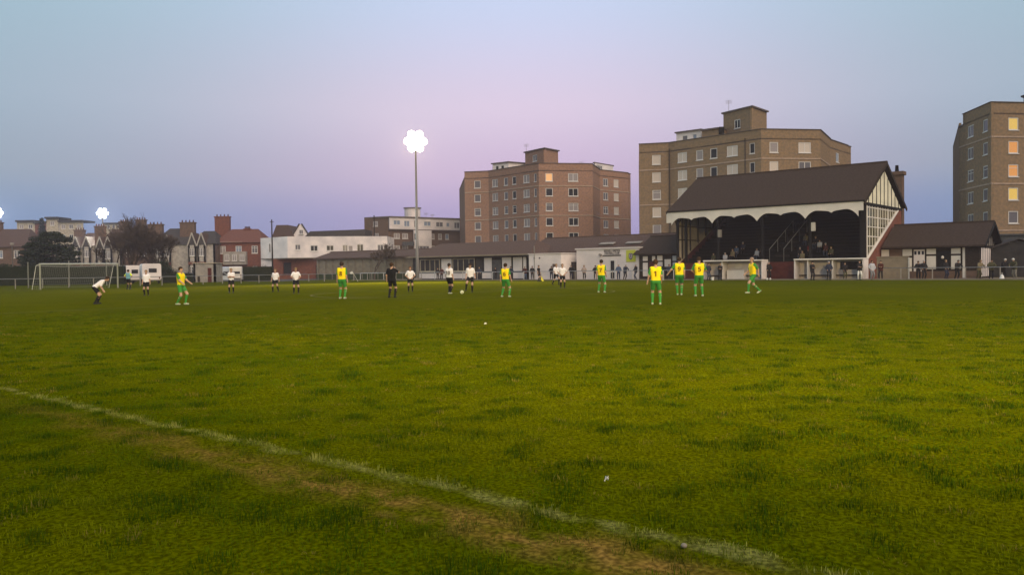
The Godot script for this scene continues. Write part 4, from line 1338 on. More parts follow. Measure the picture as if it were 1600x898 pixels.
	for y in [7.4, 4.6]:
		box(t, "balcony", pd(637, 187, y) - o + front, Vector3(2.6, 0.9, 0.9), M.slate)
	var rt := newst()
	tube(rt, [pd(646, 196, H + 0.3) - o, pd(646, 196, hy(646, 326, 196)) - o], [1.9, 1.9], 14)
	part(t, "roof_turret", done(rt), M.white)
	rt = newst()
	tube(rt, [pd(646, 196, hy(646, 326, 196)) - o, pd(646, 196, hy(646, 324.8, 196)) - o], [2.15, 2.15], 14)
	part(t, "turret_roof", done(rt), M.felt)
	aerial(t, pd(667, 196, H + 0.3) - o, 1.4)
	aerial(t, pd(677, 196, H + 0.3) - o, 1.0)
	# telegraph poles
	for p in [[426, 140.0, 343, "dark telegraph pole before the left corner of the white two-storey building"], [586, 152.0, 336.5, "dark telegraph pole against the side of the low-rise flats"]]:
		var q := thing("telegraph_pole", p[3], "pole", pd(p[0], p[1]), 0.0, "telegraph poles")
		var h := hy(p[0], p[2], p[1])
		rod(q, "shaft", Vector3.ZERO, Vector3(0, h, 0), 0.16, M.timber_pole, 8, 0.1)
		box(q, "crossarm", Vector3(0, h - 0.4, 0), Vector3(0.7, 0.1, 0.1), M.timber_pole)
	# grey cabin
	t = thing("grey_cabin", "plain beige-grey flat-roofed cabin with brown door beside the parked white van", "cabin", pd(302, 122))
	w = 34.5 / F * 122.0
	var hc := hy(320, 411.5, 122)
	facade(t, "wall", Vector3.ZERO, Vector3(w, 0, 0), 0.0, hc, [], M.render_grey)
	facade(t, "wall", Vector3(0, 0, -3), Vector3.ZERO, 0.0, hc, [], M.render_grey)
	facade(t, "wall", Vector3(w, 0, 0), Vector3(w, 0, -3), 0.0, hc, [], M.render_grey)
	part(t, "roof", slab([Vector3(-0.15, 0, 0.15), Vector3(w + 0.15, 0, 0.15), Vector3(w + 0.15, 0, -3.1), Vector3(-0.15, 0, -3.1)], hc + 0.002, hc + 0.12), M.cream)
	box(t, "door", Vector3(w * 0.74, 1.05, 0.03), Vector3(0.55, 2.1, 0.06), M.oxblood)
	box(t, "low_hatch", Vector3(w * 0.24, 0.45, 0.03), Vector3(0.35, 0.8, 0.06), M.dark_wood)
	# street lamp on the left
	t = thing("street_lamp", "slim unlit lamp post above the hedge left of the goal", "lamp post", pd(19.5, 112))
	rod(t, "shaft", Vector3.ZERO, Vector3(0, hy(20, 382, 112), 0), 0.06, M.steel, 8, 0.045)
	box(t, "lantern", Vector3(0, hy(20, 381, 112), 0), Vector3(0.4, 0.3, 0.3), M.render_grey)

func caravan(label: String, px: float, d: float, w: float, h: float, turn: float) -> void:
	var t := thing("caravan", label, "caravan", pd(px, d), turn, "white caravans by the houses")
	var st := newst()
	var poly := []
	for c in [[w / 2 - 0.25, h - 0.3, 0.0], [-w / 2 + 0.25, h - 0.3, PI / 2]]:
		for k in 5:
			var a: float = c[2] + PI / 2 * k / 4.0
			poly.append(Vector2(c[0] + cos(a) * 0.25, c[1] + sin(a) * 0.3))
	poly.append(Vector2(-w / 2, 0.75)); poly.append(Vector2(-w / 2 + 0.25, 0.42)); poly.append(Vector2(w / 2 - 0.25, 0.42)); poly.append(Vector2(w / 2, 0.75))
	prism(st, PackedVector2Array(poly), -4.6, 0.0)
	part(t, "body", done(st), M.white)
	box(t, "window", Vector3(0.12, h * 0.66, 0.03), Vector3(w * 0.42, 0.55, 0.06), M.pane_dark)
	box(t, "window", Vector3(w / 2 + 0.01, h * 0.66, -2.4), Vector3(0.05, 0.6, 1.3), M.pane_dark)
	box(t, "bumper", Vector3(0, 0.5, 0.06), Vector3(w * 0.9, 0.16, 0.12), M.render_grey)
	for sg in [-1.0, 1.0]:
		rod(t, "wheel", Vector3(sg * (w / 2 - 0.12) - 0.1, 0.33, -2.3), Vector3(sg * (w / 2 - 0.12) + 0.1, 0.33, -2.3), 0.33, M.rubber, 14)
		box(t, "tail_light", Vector3(sg * w * 0.4, 0.8, 0.02), Vector3(0.14, 0.3, 0.05), M.oxblood)

func vehicle(called: String, label: String, cat: String, px: float, d: float, turn: float, prof: Array, w: float, wins: Array, m: Material, wheels: Array) -> void:
	var t := thing(called, label, cat, pd(px, d), turn, "vehicles parked by the houses")
	part(t, "body", prism_mesh(prof, -w / 2, w / 2), m)
	for q in wins:
		for sg in [-1.0, 1.0]:
			part(t, "side_window", prism_mesh(q, -0.01, 0.01), M.pane_dark, Vector3(0, 0, sg * (w / 2 + 0.005)))
	for x in wheels:
		for sg in [-1.0, 1.0]:
			var wh := rod(t, "wheel", Vector3(x, 0.32, sg * (w / 2 - 0.16)), Vector3(x, 0.32, sg * (w / 2 + 0.03)), 0.32, M.rubber, 16)
			rod(wh, "rim", Vector3(x, 0.32, sg * (w / 2 + 0.02)), Vector3(x, 0.32, sg * (w / 2 + 0.05)), 0.19, M.steel, 12)
	var x0: float = prof[0].x
	var x1: float = prof[1].x
	for sg in [-1.0, 1.0]:
		box(t, "tail_light", Vector3(x0 - 0.01, 0.95, sg * (w / 2 - 0.14)), Vector3(0.05, 0.3, 0.14), M.oxblood)
		box(t, "headlight", Vector3(x1 + 0.01, 0.72, sg * (w / 2 - 0.2)), Vector3(0.05, 0.16, 0.28), M.frame_white)
	box(t, "bumper", Vector3(x0 - 0.04, 0.45, 0), Vector3(0.1, 0.2, w * 0.96), M.slate)
	box(t, "rear_window", Vector3(x0 + 0.04, 1.35, 0), Vector3(0.1, 0.4, w * 0.7), M.pane_dark)

func build_vehicles() -> void:
	caravan("white caravan with one dark rear window beside the round dark bush", 237, 112, 2.4, 2.75, 0.50)
	caravan("white caravan partly hidden behind the goalkeeper", 209, 118, 2.2, 2.6, 0.9)
	var van := [Vector2(-2.4, 0.3), Vector2(2.5, 0.3), Vector2(2.55, 0.85), Vector2(2.3, 1.1), Vector2(1.6, 1.2), Vector2(0.95, 2.1), Vector2(0.7, 2.25), Vector2(-2.2, 2.3), Vector2(-2.4, 2.15)]
	var vw := [[Vector2(0.5, 1.25), Vector2(1.35, 1.25), Vector2(0.9, 1.9), Vector2(0.5, 1.95)]]
	vehicle("white_van", "white panel van parked beside the dark hedge, seen from behind", "van", 369, 128, deg_to_rad(106), van, 1.85, vw, M.white_trim, [-1.5, 1.6])
	vehicle("grey_van", "pale blue-grey van parked just left of the white van", "van", 355, 130, deg_to_rad(110), van, 1.8, vw, M.van_grey, [-1.5, 1.6])
	var car := [Vector2(-2.05, 0.28), Vector2(2.05, 0.28), Vector2(2.1, 0.62), Vector2(1.95, 0.82), Vector2(1.05, 0.95), Vector2(0.45, 1.4), Vector2(-1.0, 1.45), Vector2(-1.85, 1.0), Vector2(-2.1, 0.85)]
	var cw := [[Vector2(-0.95, 0.98), Vector2(0.0, 0.98), Vector2(0.0, 1.36), Vector2(-0.85, 1.36)], [Vector2(0.08, 0.98), Vector2(0.85, 0.98), Vector2(0.42, 1.34), Vector2(0.08, 1.36)]]
	vehicle("parked_car", "silver car parked at the left of the vans", "car", 345.5, 126, deg_to_rad(20), car, 1.7, cw, M.van_grey, [-1.3, 1.3])
	vehicle("parked_car", "dark blue car parked left of the grey cabin", "car", 291, 127, deg_to_rad(60), car, 1.7, cw, M.car_blue, [-1.3, 1.3])

# ------------------------------------------------------------------ trees and hedges
func branch(st: SurfaceTool, tw: SurfaceTool, p: Vector3, dir: Vector3, len_: float, r: float, depth: int, spread: float, leaves: Array) -> void:
	var q := p
	var pts := [p]
	var rr := [r]
	var dd := dir
	for k in 3:
		dd = (dd + Vector3(rng.randf_range(-1, 1), rng.randf_range(-0.4, 0.8), rng.randf_range(-1, 1)) * 0.16).normalized()
		q += dd * len_ / 3.0
		pts.append(q)
		rr.append(lerpf(r, r * 0.62, (k + 1) / 3.0))
	for k in rr.size():
		rr[k] = maxf(rr[k], 0.022)
	tube(st if depth > 1 else tw, pts, rr, 6 if depth > 3 else (4 if depth > 1 else 3), false)
	if depth == 0:
		leaves.append(q)
		return
	var n := 3 if depth > 2 else 4
	for k in n:
		var ax := dd.cross(Vector3(rng.randf_range(-1, 1), rng.randf_range(-1, 1), rng.randf_range(-1, 1))).normalized()
		var nd := dd.rotated(ax, spread * rng.randf_range(0.5, 1.2)) if k > 0 else dd.rotated(ax, spread * 0.35)
		var start: Vector3 = pts[3] if k < 2 else pts[2]
		branch(st, tw, start, nd, len_ * rng.randf_range(0.62, 0.82), rr[3] * (0.95 if k == 0 else 0.75), depth - 1, spread, leaves)

func bare_tree(label: String, at: Vector3, h: float, depth: int, spread: float, seed_: int, bark: Material, stems := 1) -> void:
	rng.seed = seed_
	var t := thing("bare_tree", label, "tree", at, 0.0, "leafless trees")
	var st := newst()
	var tw := newst()
	for k in stems:
		var base := Vector3(rng.randf_range(-1, 1), 0, rng.randf_range(-0.5, 0.5)) * (0.0 if stems == 1 else h * 0.22)
		var lean := Vector3(rng.randf_range(-0.15, 0.15), 1, rng.randf_range(-0.15, 0.15)).normalized()
		branch(st, tw, base, lean, h * 0.3, h * 0.026, depth, spread, [])
	part(t, "trunk", done(st), bark)
	part(t, "crown", done(tw), M.twig)

func leaf_cloud(centres: Array, per: int, size: float, seed_: int, flat := 0.5) -> ArrayMesh:   # leaf-sized faces spread through blobs [centre, radii]
	var r := RandomNumberGenerator.new()
	r.seed = seed_
	var st := newst()
	for c in centres:
		for k in per:
			var v := Vector3(r.randfn(), r.randfn(), r.randfn()).normalized() * pow(r.randf(), 0.4)
			var p: Vector3 = c[0] + v * c[1]
			var a := Vector3(r.randf_range(-1, 1), r.randf_range(-flat, flat), r.randf_range(-1, 1)).normalized()
			var b := a.cross(Vector3(r.randf_range(-1, 1), r.randf_range(-1, 1), r.randf_range(-1, 1))).normalized()
			var s := size * r.randf_range(0.5, 1.3)
			tri(st, p - a * s, p + b * s * 0.6, p + a * s)
			tri(st, p - a * s, p + a * s, p - b * s * 0.4)
	return done(st)

func evergreen(label: String, at: Vector3, h: float, w: float, tiers: int, seed_: int, spire: bool) -> void:
	var t := thing("evergreen_tree", label, "tree", at, 0.0, "dark evergreen trees")
	rng.seed = seed_
	var st := newst()
	tube(st, [Vector3.ZERO, Vector3(0.1, h * 0.5, 0), Vector3(0, h * 0.92, 0)], [h * 0.035, h * 0.025, 0.04], 7)
	var blobs := []
	for k in tiers:
		var f := (k + 0.5) / tiers
		var y := h * (0.16 + 0.8 * f)
		var rw := w / 2 * ((1.0 - f) * 0.95 + 0.12 if spire else sqrt(maxf(0.05, 1.0 - pow(f * 1.05 - 0.3, 2.0) * 1.8)))
		var n := 3 if spire else 5
		for j in n:
			var a := TAU * j / n + rng.randf() * 1.2
			var tip := Vector3(cos(a) * rw * rng.randf_range(0.6, 1.05), y + rng.randf_range(-0.3, 0.25), sin(a) * rw * rng.randf_range(0.6, 1.0))
			tube(st, [Vector3(0, y - 0.5, 0), tip * Vector3(0.6, 1, 0.6), tip], [0.07, 0.05, 0.02], 4, false)
			blobs.append([tip * Vector3(0.75, 1, 0.75), Vector3(rw * 0.5 + 0.25, h * (0.035 if not spire else 0.06) + 0.18, rw * 0.5 + 0.25)])
	part(t, "trunk", done(st), M.bark)
	part(t, "crown", leaf_cloud(blobs, 260, 0.2, seed_, 0.35), M.needle)

func hedge(label: String, a: Vector3, b: Vector3, h: float, th: float, seed_: int, m: Material) -> void:
	var mid := (a + b) / 2
	var t := thing("hedge", label, "hedge", mid, -atan2((b - a).z, (b - a).x), "hedges round the ground")
	var L := a.distance_to(b)
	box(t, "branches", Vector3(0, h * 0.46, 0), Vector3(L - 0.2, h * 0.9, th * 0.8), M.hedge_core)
	var blobs := []
	rng.seed = seed_
	var n := int(L / 0.55)
	for k in n:
		for j in 3:
			var y := h * (0.18 + 0.32 * j) + rng.randf_range(-0.15, 0.15)
			blobs.append([Vector3(-L / 2 + L * (k + 0.5) / n, y, th * 0.22), Vector3(0.42, h * 0.24, th * 0.42)])
	var o := part(t, "foliage", leaf_cloud(blobs, 60, 0.075, seed_), m)
	o.set_meta("kind", "stuff")

func bush(label: String, at: Vector3, w: float, h: float, seed_: int) -> void:
	var t := thing("bush", label, "bush", at, 0.0, "")
	rng.seed = seed_
	var st := newst()
	var blobs := []
	for k in 14:
		var p := Vector3(rng.randf_range(-0.36, 0.36) * w, h * rng.randf_range(0.2, 0.78), rng.randf_range(-0.3, 0.3) * w)
		p.x *= 1.0 - 0.5 * p.y / h
		tube(st, [Vector3(p.x * 0.2, 0, p.z * 0.2), p * Vector3(0.7, 0.6, 0.7), p], [0.06, 0.04, 0.02], 4, false)
		blobs.append([p, Vector3(w * 0.2, h * 0.2, w * 0.2)])
	part(t, "stems", done(st), M.bark)
	part(t, "foliage", leaf_cloud(blobs, 420, 0.1, seed_), M.needle)

func build_trees() -> void:
	hedge("long clipped dark green hedge behind the goal", pd(-40, 108), pd(196, 112), 2.75, 1.6, 5, M.leaf)
	hedge("dark hedge along the car park beside the white van", pd(376, 132), pd(427, 132), 2.5, 1.4, 6, M.needle)
	hedge("low dark hedge between the round bush and the grey cabin", pd(252, 118), pd(302, 120), 1.35, 1.2, 7, M.needle)
	evergreen("broad layered dark evergreen behind the goal's left half", pd(82, 128), hy(82, 361, 128), 7.6, 9, 11, false)
	evergreen("smaller dark evergreen leaning on the layered tree, nearest the left edge", pd(52, 134), hy(52, 380, 134), 4.6, 6, 12, false)
	evergreen("pointed dark conifer on the skyline before the distant pale flats", pd(67, 205), hy(67, 340, 205), 4.4, 9, 13, true)
	bare_tree("large dense leafless tree hiding the brown houses right of the goal", pd(216, 138), hy(216, 350, 138) * 1.1, 6, 0.66, 21, M.bark, 4)
	bare_tree("leafless tree left of the larger one, above the goal's right post", pd(186, 142), hy(186, 362, 142), 6, 0.6, 22, M.bark, 2)
	bare_tree("leafless tree right of the large one, beside the white gabled house", pd(244, 140), hy(244, 360, 140), 6, 0.6, 23, M.bark, 2)
	bare_tree("small spreading leafless tree before the beige panelled building", pd(585, 128), hy(585, 372, 128), 6, 0.75, 24, M.bark_pale)
	bush("round dark bush beside the white caravan", pd(256, 121), 4.6, 3.7, 31)
	bush("dark bush under the bare tree behind the caravans", pd(222, 126), 5.0, 2.9, 32)
	bush("shaggy dark shrub at the left edge behind the hedge", pd(14, 120), 6.0, 3.4, 33)

# ------------------------------------------------------------------ people
var fig_cache := {}
var cloth_cache := {}

func cloth(r: float, g: float, b: float, rough := 0.85) -> StandardMaterial3D:
	var key := "%.3f %.3f %.3f" % [r, g, b]
	if not cloth_cache.has(key):
		var m := StandardMaterial3D.new()
		m.albedo_color = lin(r, g, b)
		m.roughness = rough
		m.resource_name = "cloth"
		m.metallic_specular = 0.2
		cloth_cache[key] = m
	return cloth_cache[key]

func two_bone(a: Vector3, c: Vector3, l1: float, l2: float, pole: Vector3) -> Vector3:
	var v := c - a
	var d := clampf(v.length(), 0.05, (l1 + l2) * 0.999)
	var dir := v.normalized()
	var x := (l1 * l1 - l2 * l2 + d * d) / (2.0 * d)
	var h := sqrt(maxf(l1 * l1 - x * x, 0.0))
	var side := (pole - dir * pole.dot(dir)).normalized()
	return a + dir * x + side * h

# A figure 1.8 m tall facing +z. pose: lean, hip (height), lf/rf (feet x, z, lift), lh/rh (hand from its shoulder), look
func figure(key: String, pose: Dictionary, long: bool) -> Dictionary:
	if fig_cache.has(key):
		return fig_cache[key]
	var hip: float = pose.get("hip", 0.93)
	var lean := Basis(Vector3.RIGHT, pose.get("lean", 0.0))
	var hc := Vector3(0, hip, 0)
	var up := func(x: float, y: float, z: float) -> Vector3:
		return hc + lean * Vector3(x, y, z)
	var bones := []                                            # a, b, ra, rb, label
	bones.append([Vector3(-0.08, hip, 0), Vector3(0.08, hip, 0), 0.105, 0.105, 4])
	for s in [-1.0, 1.0]:
		bones.append([up.call(s * 0.07, 0.05, 0.0), up.call(s * 0.105, 0.43, -0.005), 0.098, 0.112, 0])
	bones.append([up.call(0.0, 0.05, 0.01), up.call(0.0, 0.40, 0.0), 0.10, 0.115, 0])
	bones.append([up.call(-0.155, 0.51, -0.01), up.call(0.155, 0.51, -0.01), 0.062, 0.062, 0])
	bones.append([up.call(0, 0.52, -0.01), up.call(0, 0.63, 0.01), 0.06, 0.052, 8])
	var look := Basis(Vector3.UP, pose.get("look", 0.0)) * Basis(Vector3.RIGHT, pose.get("nod", 0.0))
	var hb := lean * look
	var head: Vector3 = up.call(0, 0.73, 0.015)
	bones.append([head + hb * Vector3(0, -0.02, 0.0), head + hb * Vector3(0, 0.045, -0.012), 0.08, 0.093, 9])
	bones.append([head + hb * Vector3(0, -0.065, 0.045), head + hb * Vector3(0, -0.02, 0.05), 0.045, 0.055, 9])
	var hands := []
	for s in [-1.0, 1.0]:                                      # s > 0: the figure's left
		var sh: Vector3 = up.call(s * 0.185, 0.50, -0.01)
		var off: Vector3 = pose.get("lh" if s > 0 else "rh", Vector3(0.07, -0.55, 0.06))
		var wr := sh + Vector3(s * off.x, off.y, off.z)
		var pole: Vector3 = pose.get("lp" if s > 0 else "rp", Vector3(0.25, -0.2, -1.0))
		pole.x *= s
		var el := two_bone(sh, wr, 0.295, 0.265, pole)
		var fd := (wr - el).normalized()
		wr = el + fd * 0.265
		var sd := 16 if s > 0 else 0
		bones.append([sh, el, 0.056, 0.044, 1 + sd])
		bones.append([el, wr, 0.043, 0.029, 2 + sd])
		bones.append([wr, wr + fd * 0.085, 0.03, 0.033, 3 + sd])
		hands.append([wr, fd, s])
		var hp := Vector3(s * 0.09, hip - 0.03, 0)
		var ft: Vector3 = pose.get("lf" if s > 0 else "rf", Vector3(0.11, 0.0, 0.0))   # x outward, y lift, z forward
		var ank := Vector3(s * ft.x, 0.085 + ft.y, ft.z)
		var kn := two_bone(hp, ank, 0.445, 0.435, pose.get("kp", Vector3(s * 0.15, 0, 1)))
		bones.append([hp, kn, 0.088, 0.060, 5 + sd])
		bones.append([kn, kn.lerp(ank, 0.35), 0.057, 0.058, 6 + sd])
		bones.append([kn.lerp(ank, 0.3), ank, 0.058, 0.038, 6 + sd])
		var toe: Vector3 = pose.get("lt" if s > 0 else "rt", Vector3(0.04, 0, 1.0))
		toe = Vector3(toe.x * s, toe.y, toe.z).normalized()
		bones.append([ank + Vector3(0, -0.04, 0) - toe * 0.05, ank + Vector3(0, -0.047, 0) + toe * 0.15, 0.04, 0.034, 7 + sd])
	# distance field on a grid
	var cell := 0.029
	var lo := Vector3.ONE * 9.0
	var hi := Vector3.ONE * -9.0
	for b in bones:
		for e in [0, 1]:
			lo = lo.min(b[e]); hi = hi.max(b[e])
	lo -= Vector3.ONE * 0.19
	hi += Vector3.ONE * 0.19
	var nx := int((hi.x - lo.x) / cell) + 1
	var ny := int((hi.y - lo.y) / cell) + 1
	var nz := int((hi.z - lo.z) / cell) + 1
	var total := nx * ny * nz
	var fld := PackedFloat32Array(); fld.resize(total); fld.fill(1.0)
	var raw := PackedFloat32Array(); raw.resize(total); raw.fill(1.0)
	var lab := PackedByteArray(); lab.resize(total)
	var tpar := PackedFloat32Array(); tpar.resize(total)
	var kk := 0.03
	for b in bones:
		var a: Vector3 = b[0]
		var ab: Vector3 = b[1] - b[0]
		var l2 := maxf(ab.length_squared(), 0.0001)
		var ra: float = b[2]
		var dr: float = b[3] - b[2]
		var m := maxf(b[2], b[3]) + kk + cell
		var p0: Vector3 = ((a.min(b[1]) - Vector3.ONE * m - lo) / cell).floor()
		var p1: Vector3 = ((a.max(b[1]) + Vector3.ONE * m - lo) / cell).ceil()
		var lb: int = b[4]
		for y in range(maxi(int(p0.y), 0), mini(int(p1.y) + 1, ny)):
			for z in range(maxi(int(p0.z), 0), mini(int(p1.z) + 1, nz)):
				var row := (y * nz + z) * nx
				for x in range(maxi(int(p0.x), 0), mini(int(p1.x) + 1, nx)):
					var q := Vector3(lo.x + x * cell, lo.y + y * cell, lo.z + z * cell) - a
					var t := clampf(q.dot(ab) / l2, 0.0, 1.0)
					var d := (q - ab * t).length() - ra - dr * t
					var id := row + x
					if d < raw[id]:
						raw[id] = d
						lab[id] = lb
						tpar[id] = t
					var o := fld[id]
					var h := maxf(kk - absf(o - d), 0.0) / kk
					fld[id] = minf(o, d) - h * h * kk * 0.25
	# surface nets
	var vid := PackedInt32Array(); vid.resize(total); vid.fill(-1)
	var ve := PackedVector3Array()
	var vl := PackedByteArray()
	var vt := PackedFloat32Array()
	var cells := PackedInt32Array()
	var sy := nz * nx
	var offs := [0, 1, nx, nx + 1, sy, sy + 1, sy + nx, sy + nx + 1]
	var edges := [[0, 1], [2, 3], [4, 5], [6, 7], [0, 2], [1, 3], [4, 6], [5, 7], [0, 4], [1, 5], [2, 6], [3, 7]]
	var cpos := [Vector3(0, 0, 0), Vector3(1, 0, 0), Vector3(0, 0, 1), Vector3(1, 0, 1), Vector3(0, 1, 0), Vector3(1, 1, 0), Vector3(0, 1, 1), Vector3(1, 1, 1)]
	for y in ny - 1:
		for z in nz - 1:
			for x in nx - 1:
				var id := (y * nz + z) * nx + x
				if absf(fld[id]) > 0.09:
					continue
				var neg := 0
				for o in offs:
					if fld[id + o] < 0.0:
						neg += 1
				if neg == 0 or neg == 8:
					continue
				var s := Vector3.ZERO
				var n := 0
				for e in edges:
					var fa := fld[id + offs[e[0]]]
					var fb := fld[id + offs[e[1]]]
					if (fa < 0.0) != (fb < 0.0):
						s += cpos[e[0]].lerp(cpos[e[1]], fa / (fa - fb))
						n += 1
				vid[id] = ve.size()
				ve.append(lo + (Vector3(x, y, z) + s / n) * cell)
				var bo := 0
				for k in range(1, 8):
					if raw[id + offs[k]] < raw[id + offs[bo]]:
						bo = k
				vl.append(lab[id + offs[bo]])
				vt.append(tpar[id + offs[bo]])
				cells.append(id)
	var ids := PackedInt32Array()
	var st3 := [1, sy, nx]
	for id in cells:
		for ax in 3:
			var e: int = st3[ax]
			var f0 := fld[id]
			var f1 := fld[id + e]
			if (f0 < 0.0) == (f1 < 0.0):
				continue
			var u: int = st3[(ax + 1) % 3]
			var v: int = st3[(ax + 2) % 3]
			var a := vid[id]; var b := vid[id - u]; var c := vid[id - u - v]; var d := vid[id - v]
			if a < 0 or b < 0 or c < 0 or d < 0:
				continue
			if f0 < 0.0:
				ids.append_array([a, c, b, a, d, c])
			else:
				ids.append_array([a, b, c, a, c, d])
	var nr := PackedVector3Array(); nr.resize(ve.size())
	for i in range(0, ids.size(), 3):
		var fn := (ve[ids[i + 2]] - ve[ids[i]]).cross(ve[ids[i + 1]] - ve[ids[i]])
		for k in 3:
			nr[ids[i + k]] += fn
	for i in nr.size():
		nr[i] = nr[i].normalized()
	# normals must point out of the body
	var chk := 0.0
	for i in range(0, ve.size(), 7):
		var g := (ve[i] + nr[i] * cell - lo) / cell
		var gi := (int(round(g.y)) * nz + int(round(g.z))) * nx + int(round(g.x))
		if gi >= 0 and gi < total:
			chk += fld[gi]
	if chk < 0.0:
		for i in nr.size():
			nr[i] = -nr[i]
	# which garment each face belongs to
	var groups := {"shirt": [], "sleeve": [], "shorts": [], "socks": [], "boots": [], "hair": [], "sleeve2": [], "socks2": [], "boots2": []}
	for i in range(0, ids.size(), 3):
		var v := ids[i]
		var l := vl[v] % 16
		var t := vt[v]
		var g := ""
		if l == 0: g = "shirt"
		elif l == 1 and (long or t < 0.8): g = "sleeve"
		elif l == 2 and long and t < 0.97: g = "sleeve"
		elif l == 4: g = "shirt" if long or ve[v].y > hip + 0.05 else "shorts"
		elif l == 5: g = "shirt" if long and t < 0.2 and ve[v].y > 0.75 else ("shorts" if long or t < 0.68 else "")
		elif l == 6: g = "shorts" if long else ("socks" if t > 0.02 else "")
		elif l == 7: g = "boots"
		elif l == 9:
			var q := hb.inverse() * (ve[v] - head)
			if q.y > 0.012 + q.z * 0.75 and q.y > -0.06: g = "hair"
		elif l == 8 and long: g = "shirt"
		if vl[v] >= 16 and g in ["sleeve", "socks", "boots"]:
			g += "2"
		if g != "":
			groups[g].append(i)
	var out := {}
	var bm := ArrayMesh.new()
	var arr := []
	arr.resize(Mesh.ARRAY_MAX)
	arr[Mesh.ARRAY_VERTEX] = ve; arr[Mesh.ARRAY_NORMAL] = nr; arr[Mesh.ARRAY_INDEX] = ids
	bm.add_surface_from_arrays(Mesh.PRIMITIVE_TRIANGLES, arr)
	var fs := newst()
	for h in hands:                                            # four fingers and a thumb, slightly curled
		var wr: Vector3 = h[0]
		var fd: Vector3 = h[1]
		var side := fd.cross(Vector3.UP if absf(fd.y) < 0.8 else Vector3.FORWARD).normalized()
		var curl := side.cross(fd).normalized()
		for k in 4:
			var base := wr + fd * 0.085 + side * (k - 1.5) * 0.019
			var ln: float = [0.062, 0.074, 0.07, 0.054][k]
			tube(fs, [base, base + fd * ln * 0.55 + curl * 0.006, base + fd * ln * 0.95 + curl * 0.026], [0.0095, 0.009, 0.007], 5)
		var tb := wr + fd * 0.03 + side * 0.03
		tube(fs, [tb, tb + fd * 0.03 + side * 0.022, tb + fd * 0.062 + side * 0.026], [0.011, 0.0105, 0.008], 5)
	tube(fs, [head + hb * Vector3(0, 0.012, 0.088), head + hb * Vector3(0, -0.028, 0.112), head + hb * Vector3(0, -0.034, 0.09)], [0.007, 0.016, 0.012], 6)
	for s in [-1.0, 1.0]:
		tube(fs, [head + hb * Vector3(s * 0.083, -0.03, -0.005), head + hb * Vector3(s * 0.102, 0.0, -0.018), head + hb * Vector3(s * 0.09, 0.026, -0.016)], [0.012, 0.018, 0.01], 6)
	var bst := SurfaceTool.new()
	bst.begin(Mesh.PRIMITIVE_TRIANGLES)
	bst.append_from(bm, 0, Transform3D.IDENTITY)
	bst.append_from(done(fs), 0, Transform3D.IDENTITY)
	out.body = bst.commit()
	var es := newst()
	for s in [-1.0, 1.0]:
		tube(es, [head + hb * Vector3(s * 0.033, 0.01, 0.078), head + hb * Vector3(s * 0.032, 0.01, 0.094)], [0.012, 0.008], 6)
	tube(es, [head + hb * Vector3(-0.022, -0.062, 0.092), head + hb * Vector3(0.022, -0.062, 0.092)], [0.005, 0.005], 5)
	out.eyes = done(es)
	var offset := {"shirt": 0.016 if not long else 0.03, "sleeve": 0.013 if not long else 0.02, "shorts": 0.022 if not long else 0.014, "socks": 0.005, "boots": 0.006, "hair": 0.014}
	for g in groups:
		if groups[g].is_empty():
			continue
		var gv := PackedVector3Array()
		var gnr := PackedVector3Array()
		var gi := PackedInt32Array()
		var mp := {}
		for i in groups[g]:
			for k in 3:
				var v := ids[i + k]
				if not mp.has(v):
					mp[v] = gv.size()
					gv.append(ve[v] + nr[v] * offset[g.trim_suffix("2")])
					gnr.append(nr[v])
				gi.append(mp[v])
		var ga := []
		ga.resize(Mesh.ARRAY_MAX)
		ga[Mesh.ARRAY_VERTEX] = gv; ga[Mesh.ARRAY_NORMAL] = gnr; ga[Mesh.ARRAY_INDEX] = gi
		var gm := ArrayMesh.new()
		gm.add_surface_from_arrays(Mesh.PRIMITIVE_TRIANGLES, ga)
		out[g] = gm
	out.back = Transform3D(lean, up.call(0.0, 0.30, -0.142))
	fig_cache[key] = out
	return out

func person(label: String, group: String, at: Vector3, h: float, yaw: float, key: String, pose: Dictionary, long: bool, wear_: Dictionary, number := "", num_col: Material = null) -> Node3D:
	var f := figure(key + ("L" if long else "S"), pose, long)
	var t := thing("person", label, "person", at, deg_to_rad(yaw), group)
	var b := Basis.IDENTITY.scaled(Vector3(h / 1.8 * wear_.get("wide", 1.0), h / 1.8, h / 1.8 * wear_.get("wide", 1.0)))
	part(t, "body", f.body, wear_.get("skin", M.skin), Vector3.ZERO, b)
	part(t, "eyes", f.eyes, M.print_black, Vector3.ZERO, b)
	var names := {"shirt": "jacket" if long else "shirt", "sleeve": "sleeve", "sleeve2": "sleeve", "shorts": "trousers" if long else "shorts", "socks": "sock", "socks2": "sock", "boots": "shoe", "boots2": "shoe", "hair": "hair"}
	for g in names:
		var w: String = g.trim_suffix("2")
		if f.has(g) and wear_.get(w) != null:
			part(t, names[g], f[g], wear_[w], Vector3.ZERO, b)
	if number != "":
		var tm := TextMesh.new()
		var font := SystemFont.new()
		font.font_names = PackedStringArray(["Droid Sans"])
		font.font_weight = 700
		tm.text = number
		tm.font = font
		tm.font_size = 32
		tm.pixel_size = 0.009
		tm.depth = 0.012
		var bt: Transform3D = f.back
		var o := part(t, "shirt_number", tm, num_col if num_col else M.print_black)
		o.transform = Transform3D(b, Vector3.ZERO) * bt * Transform3D(Basis(Vector3.UP, PI), Vector3(0, 0.0, -0.004))
	return t

func ground_at(px: float, py: float) -> Vector3:
	return pd(px, EYE * F / (py - hz(px)))

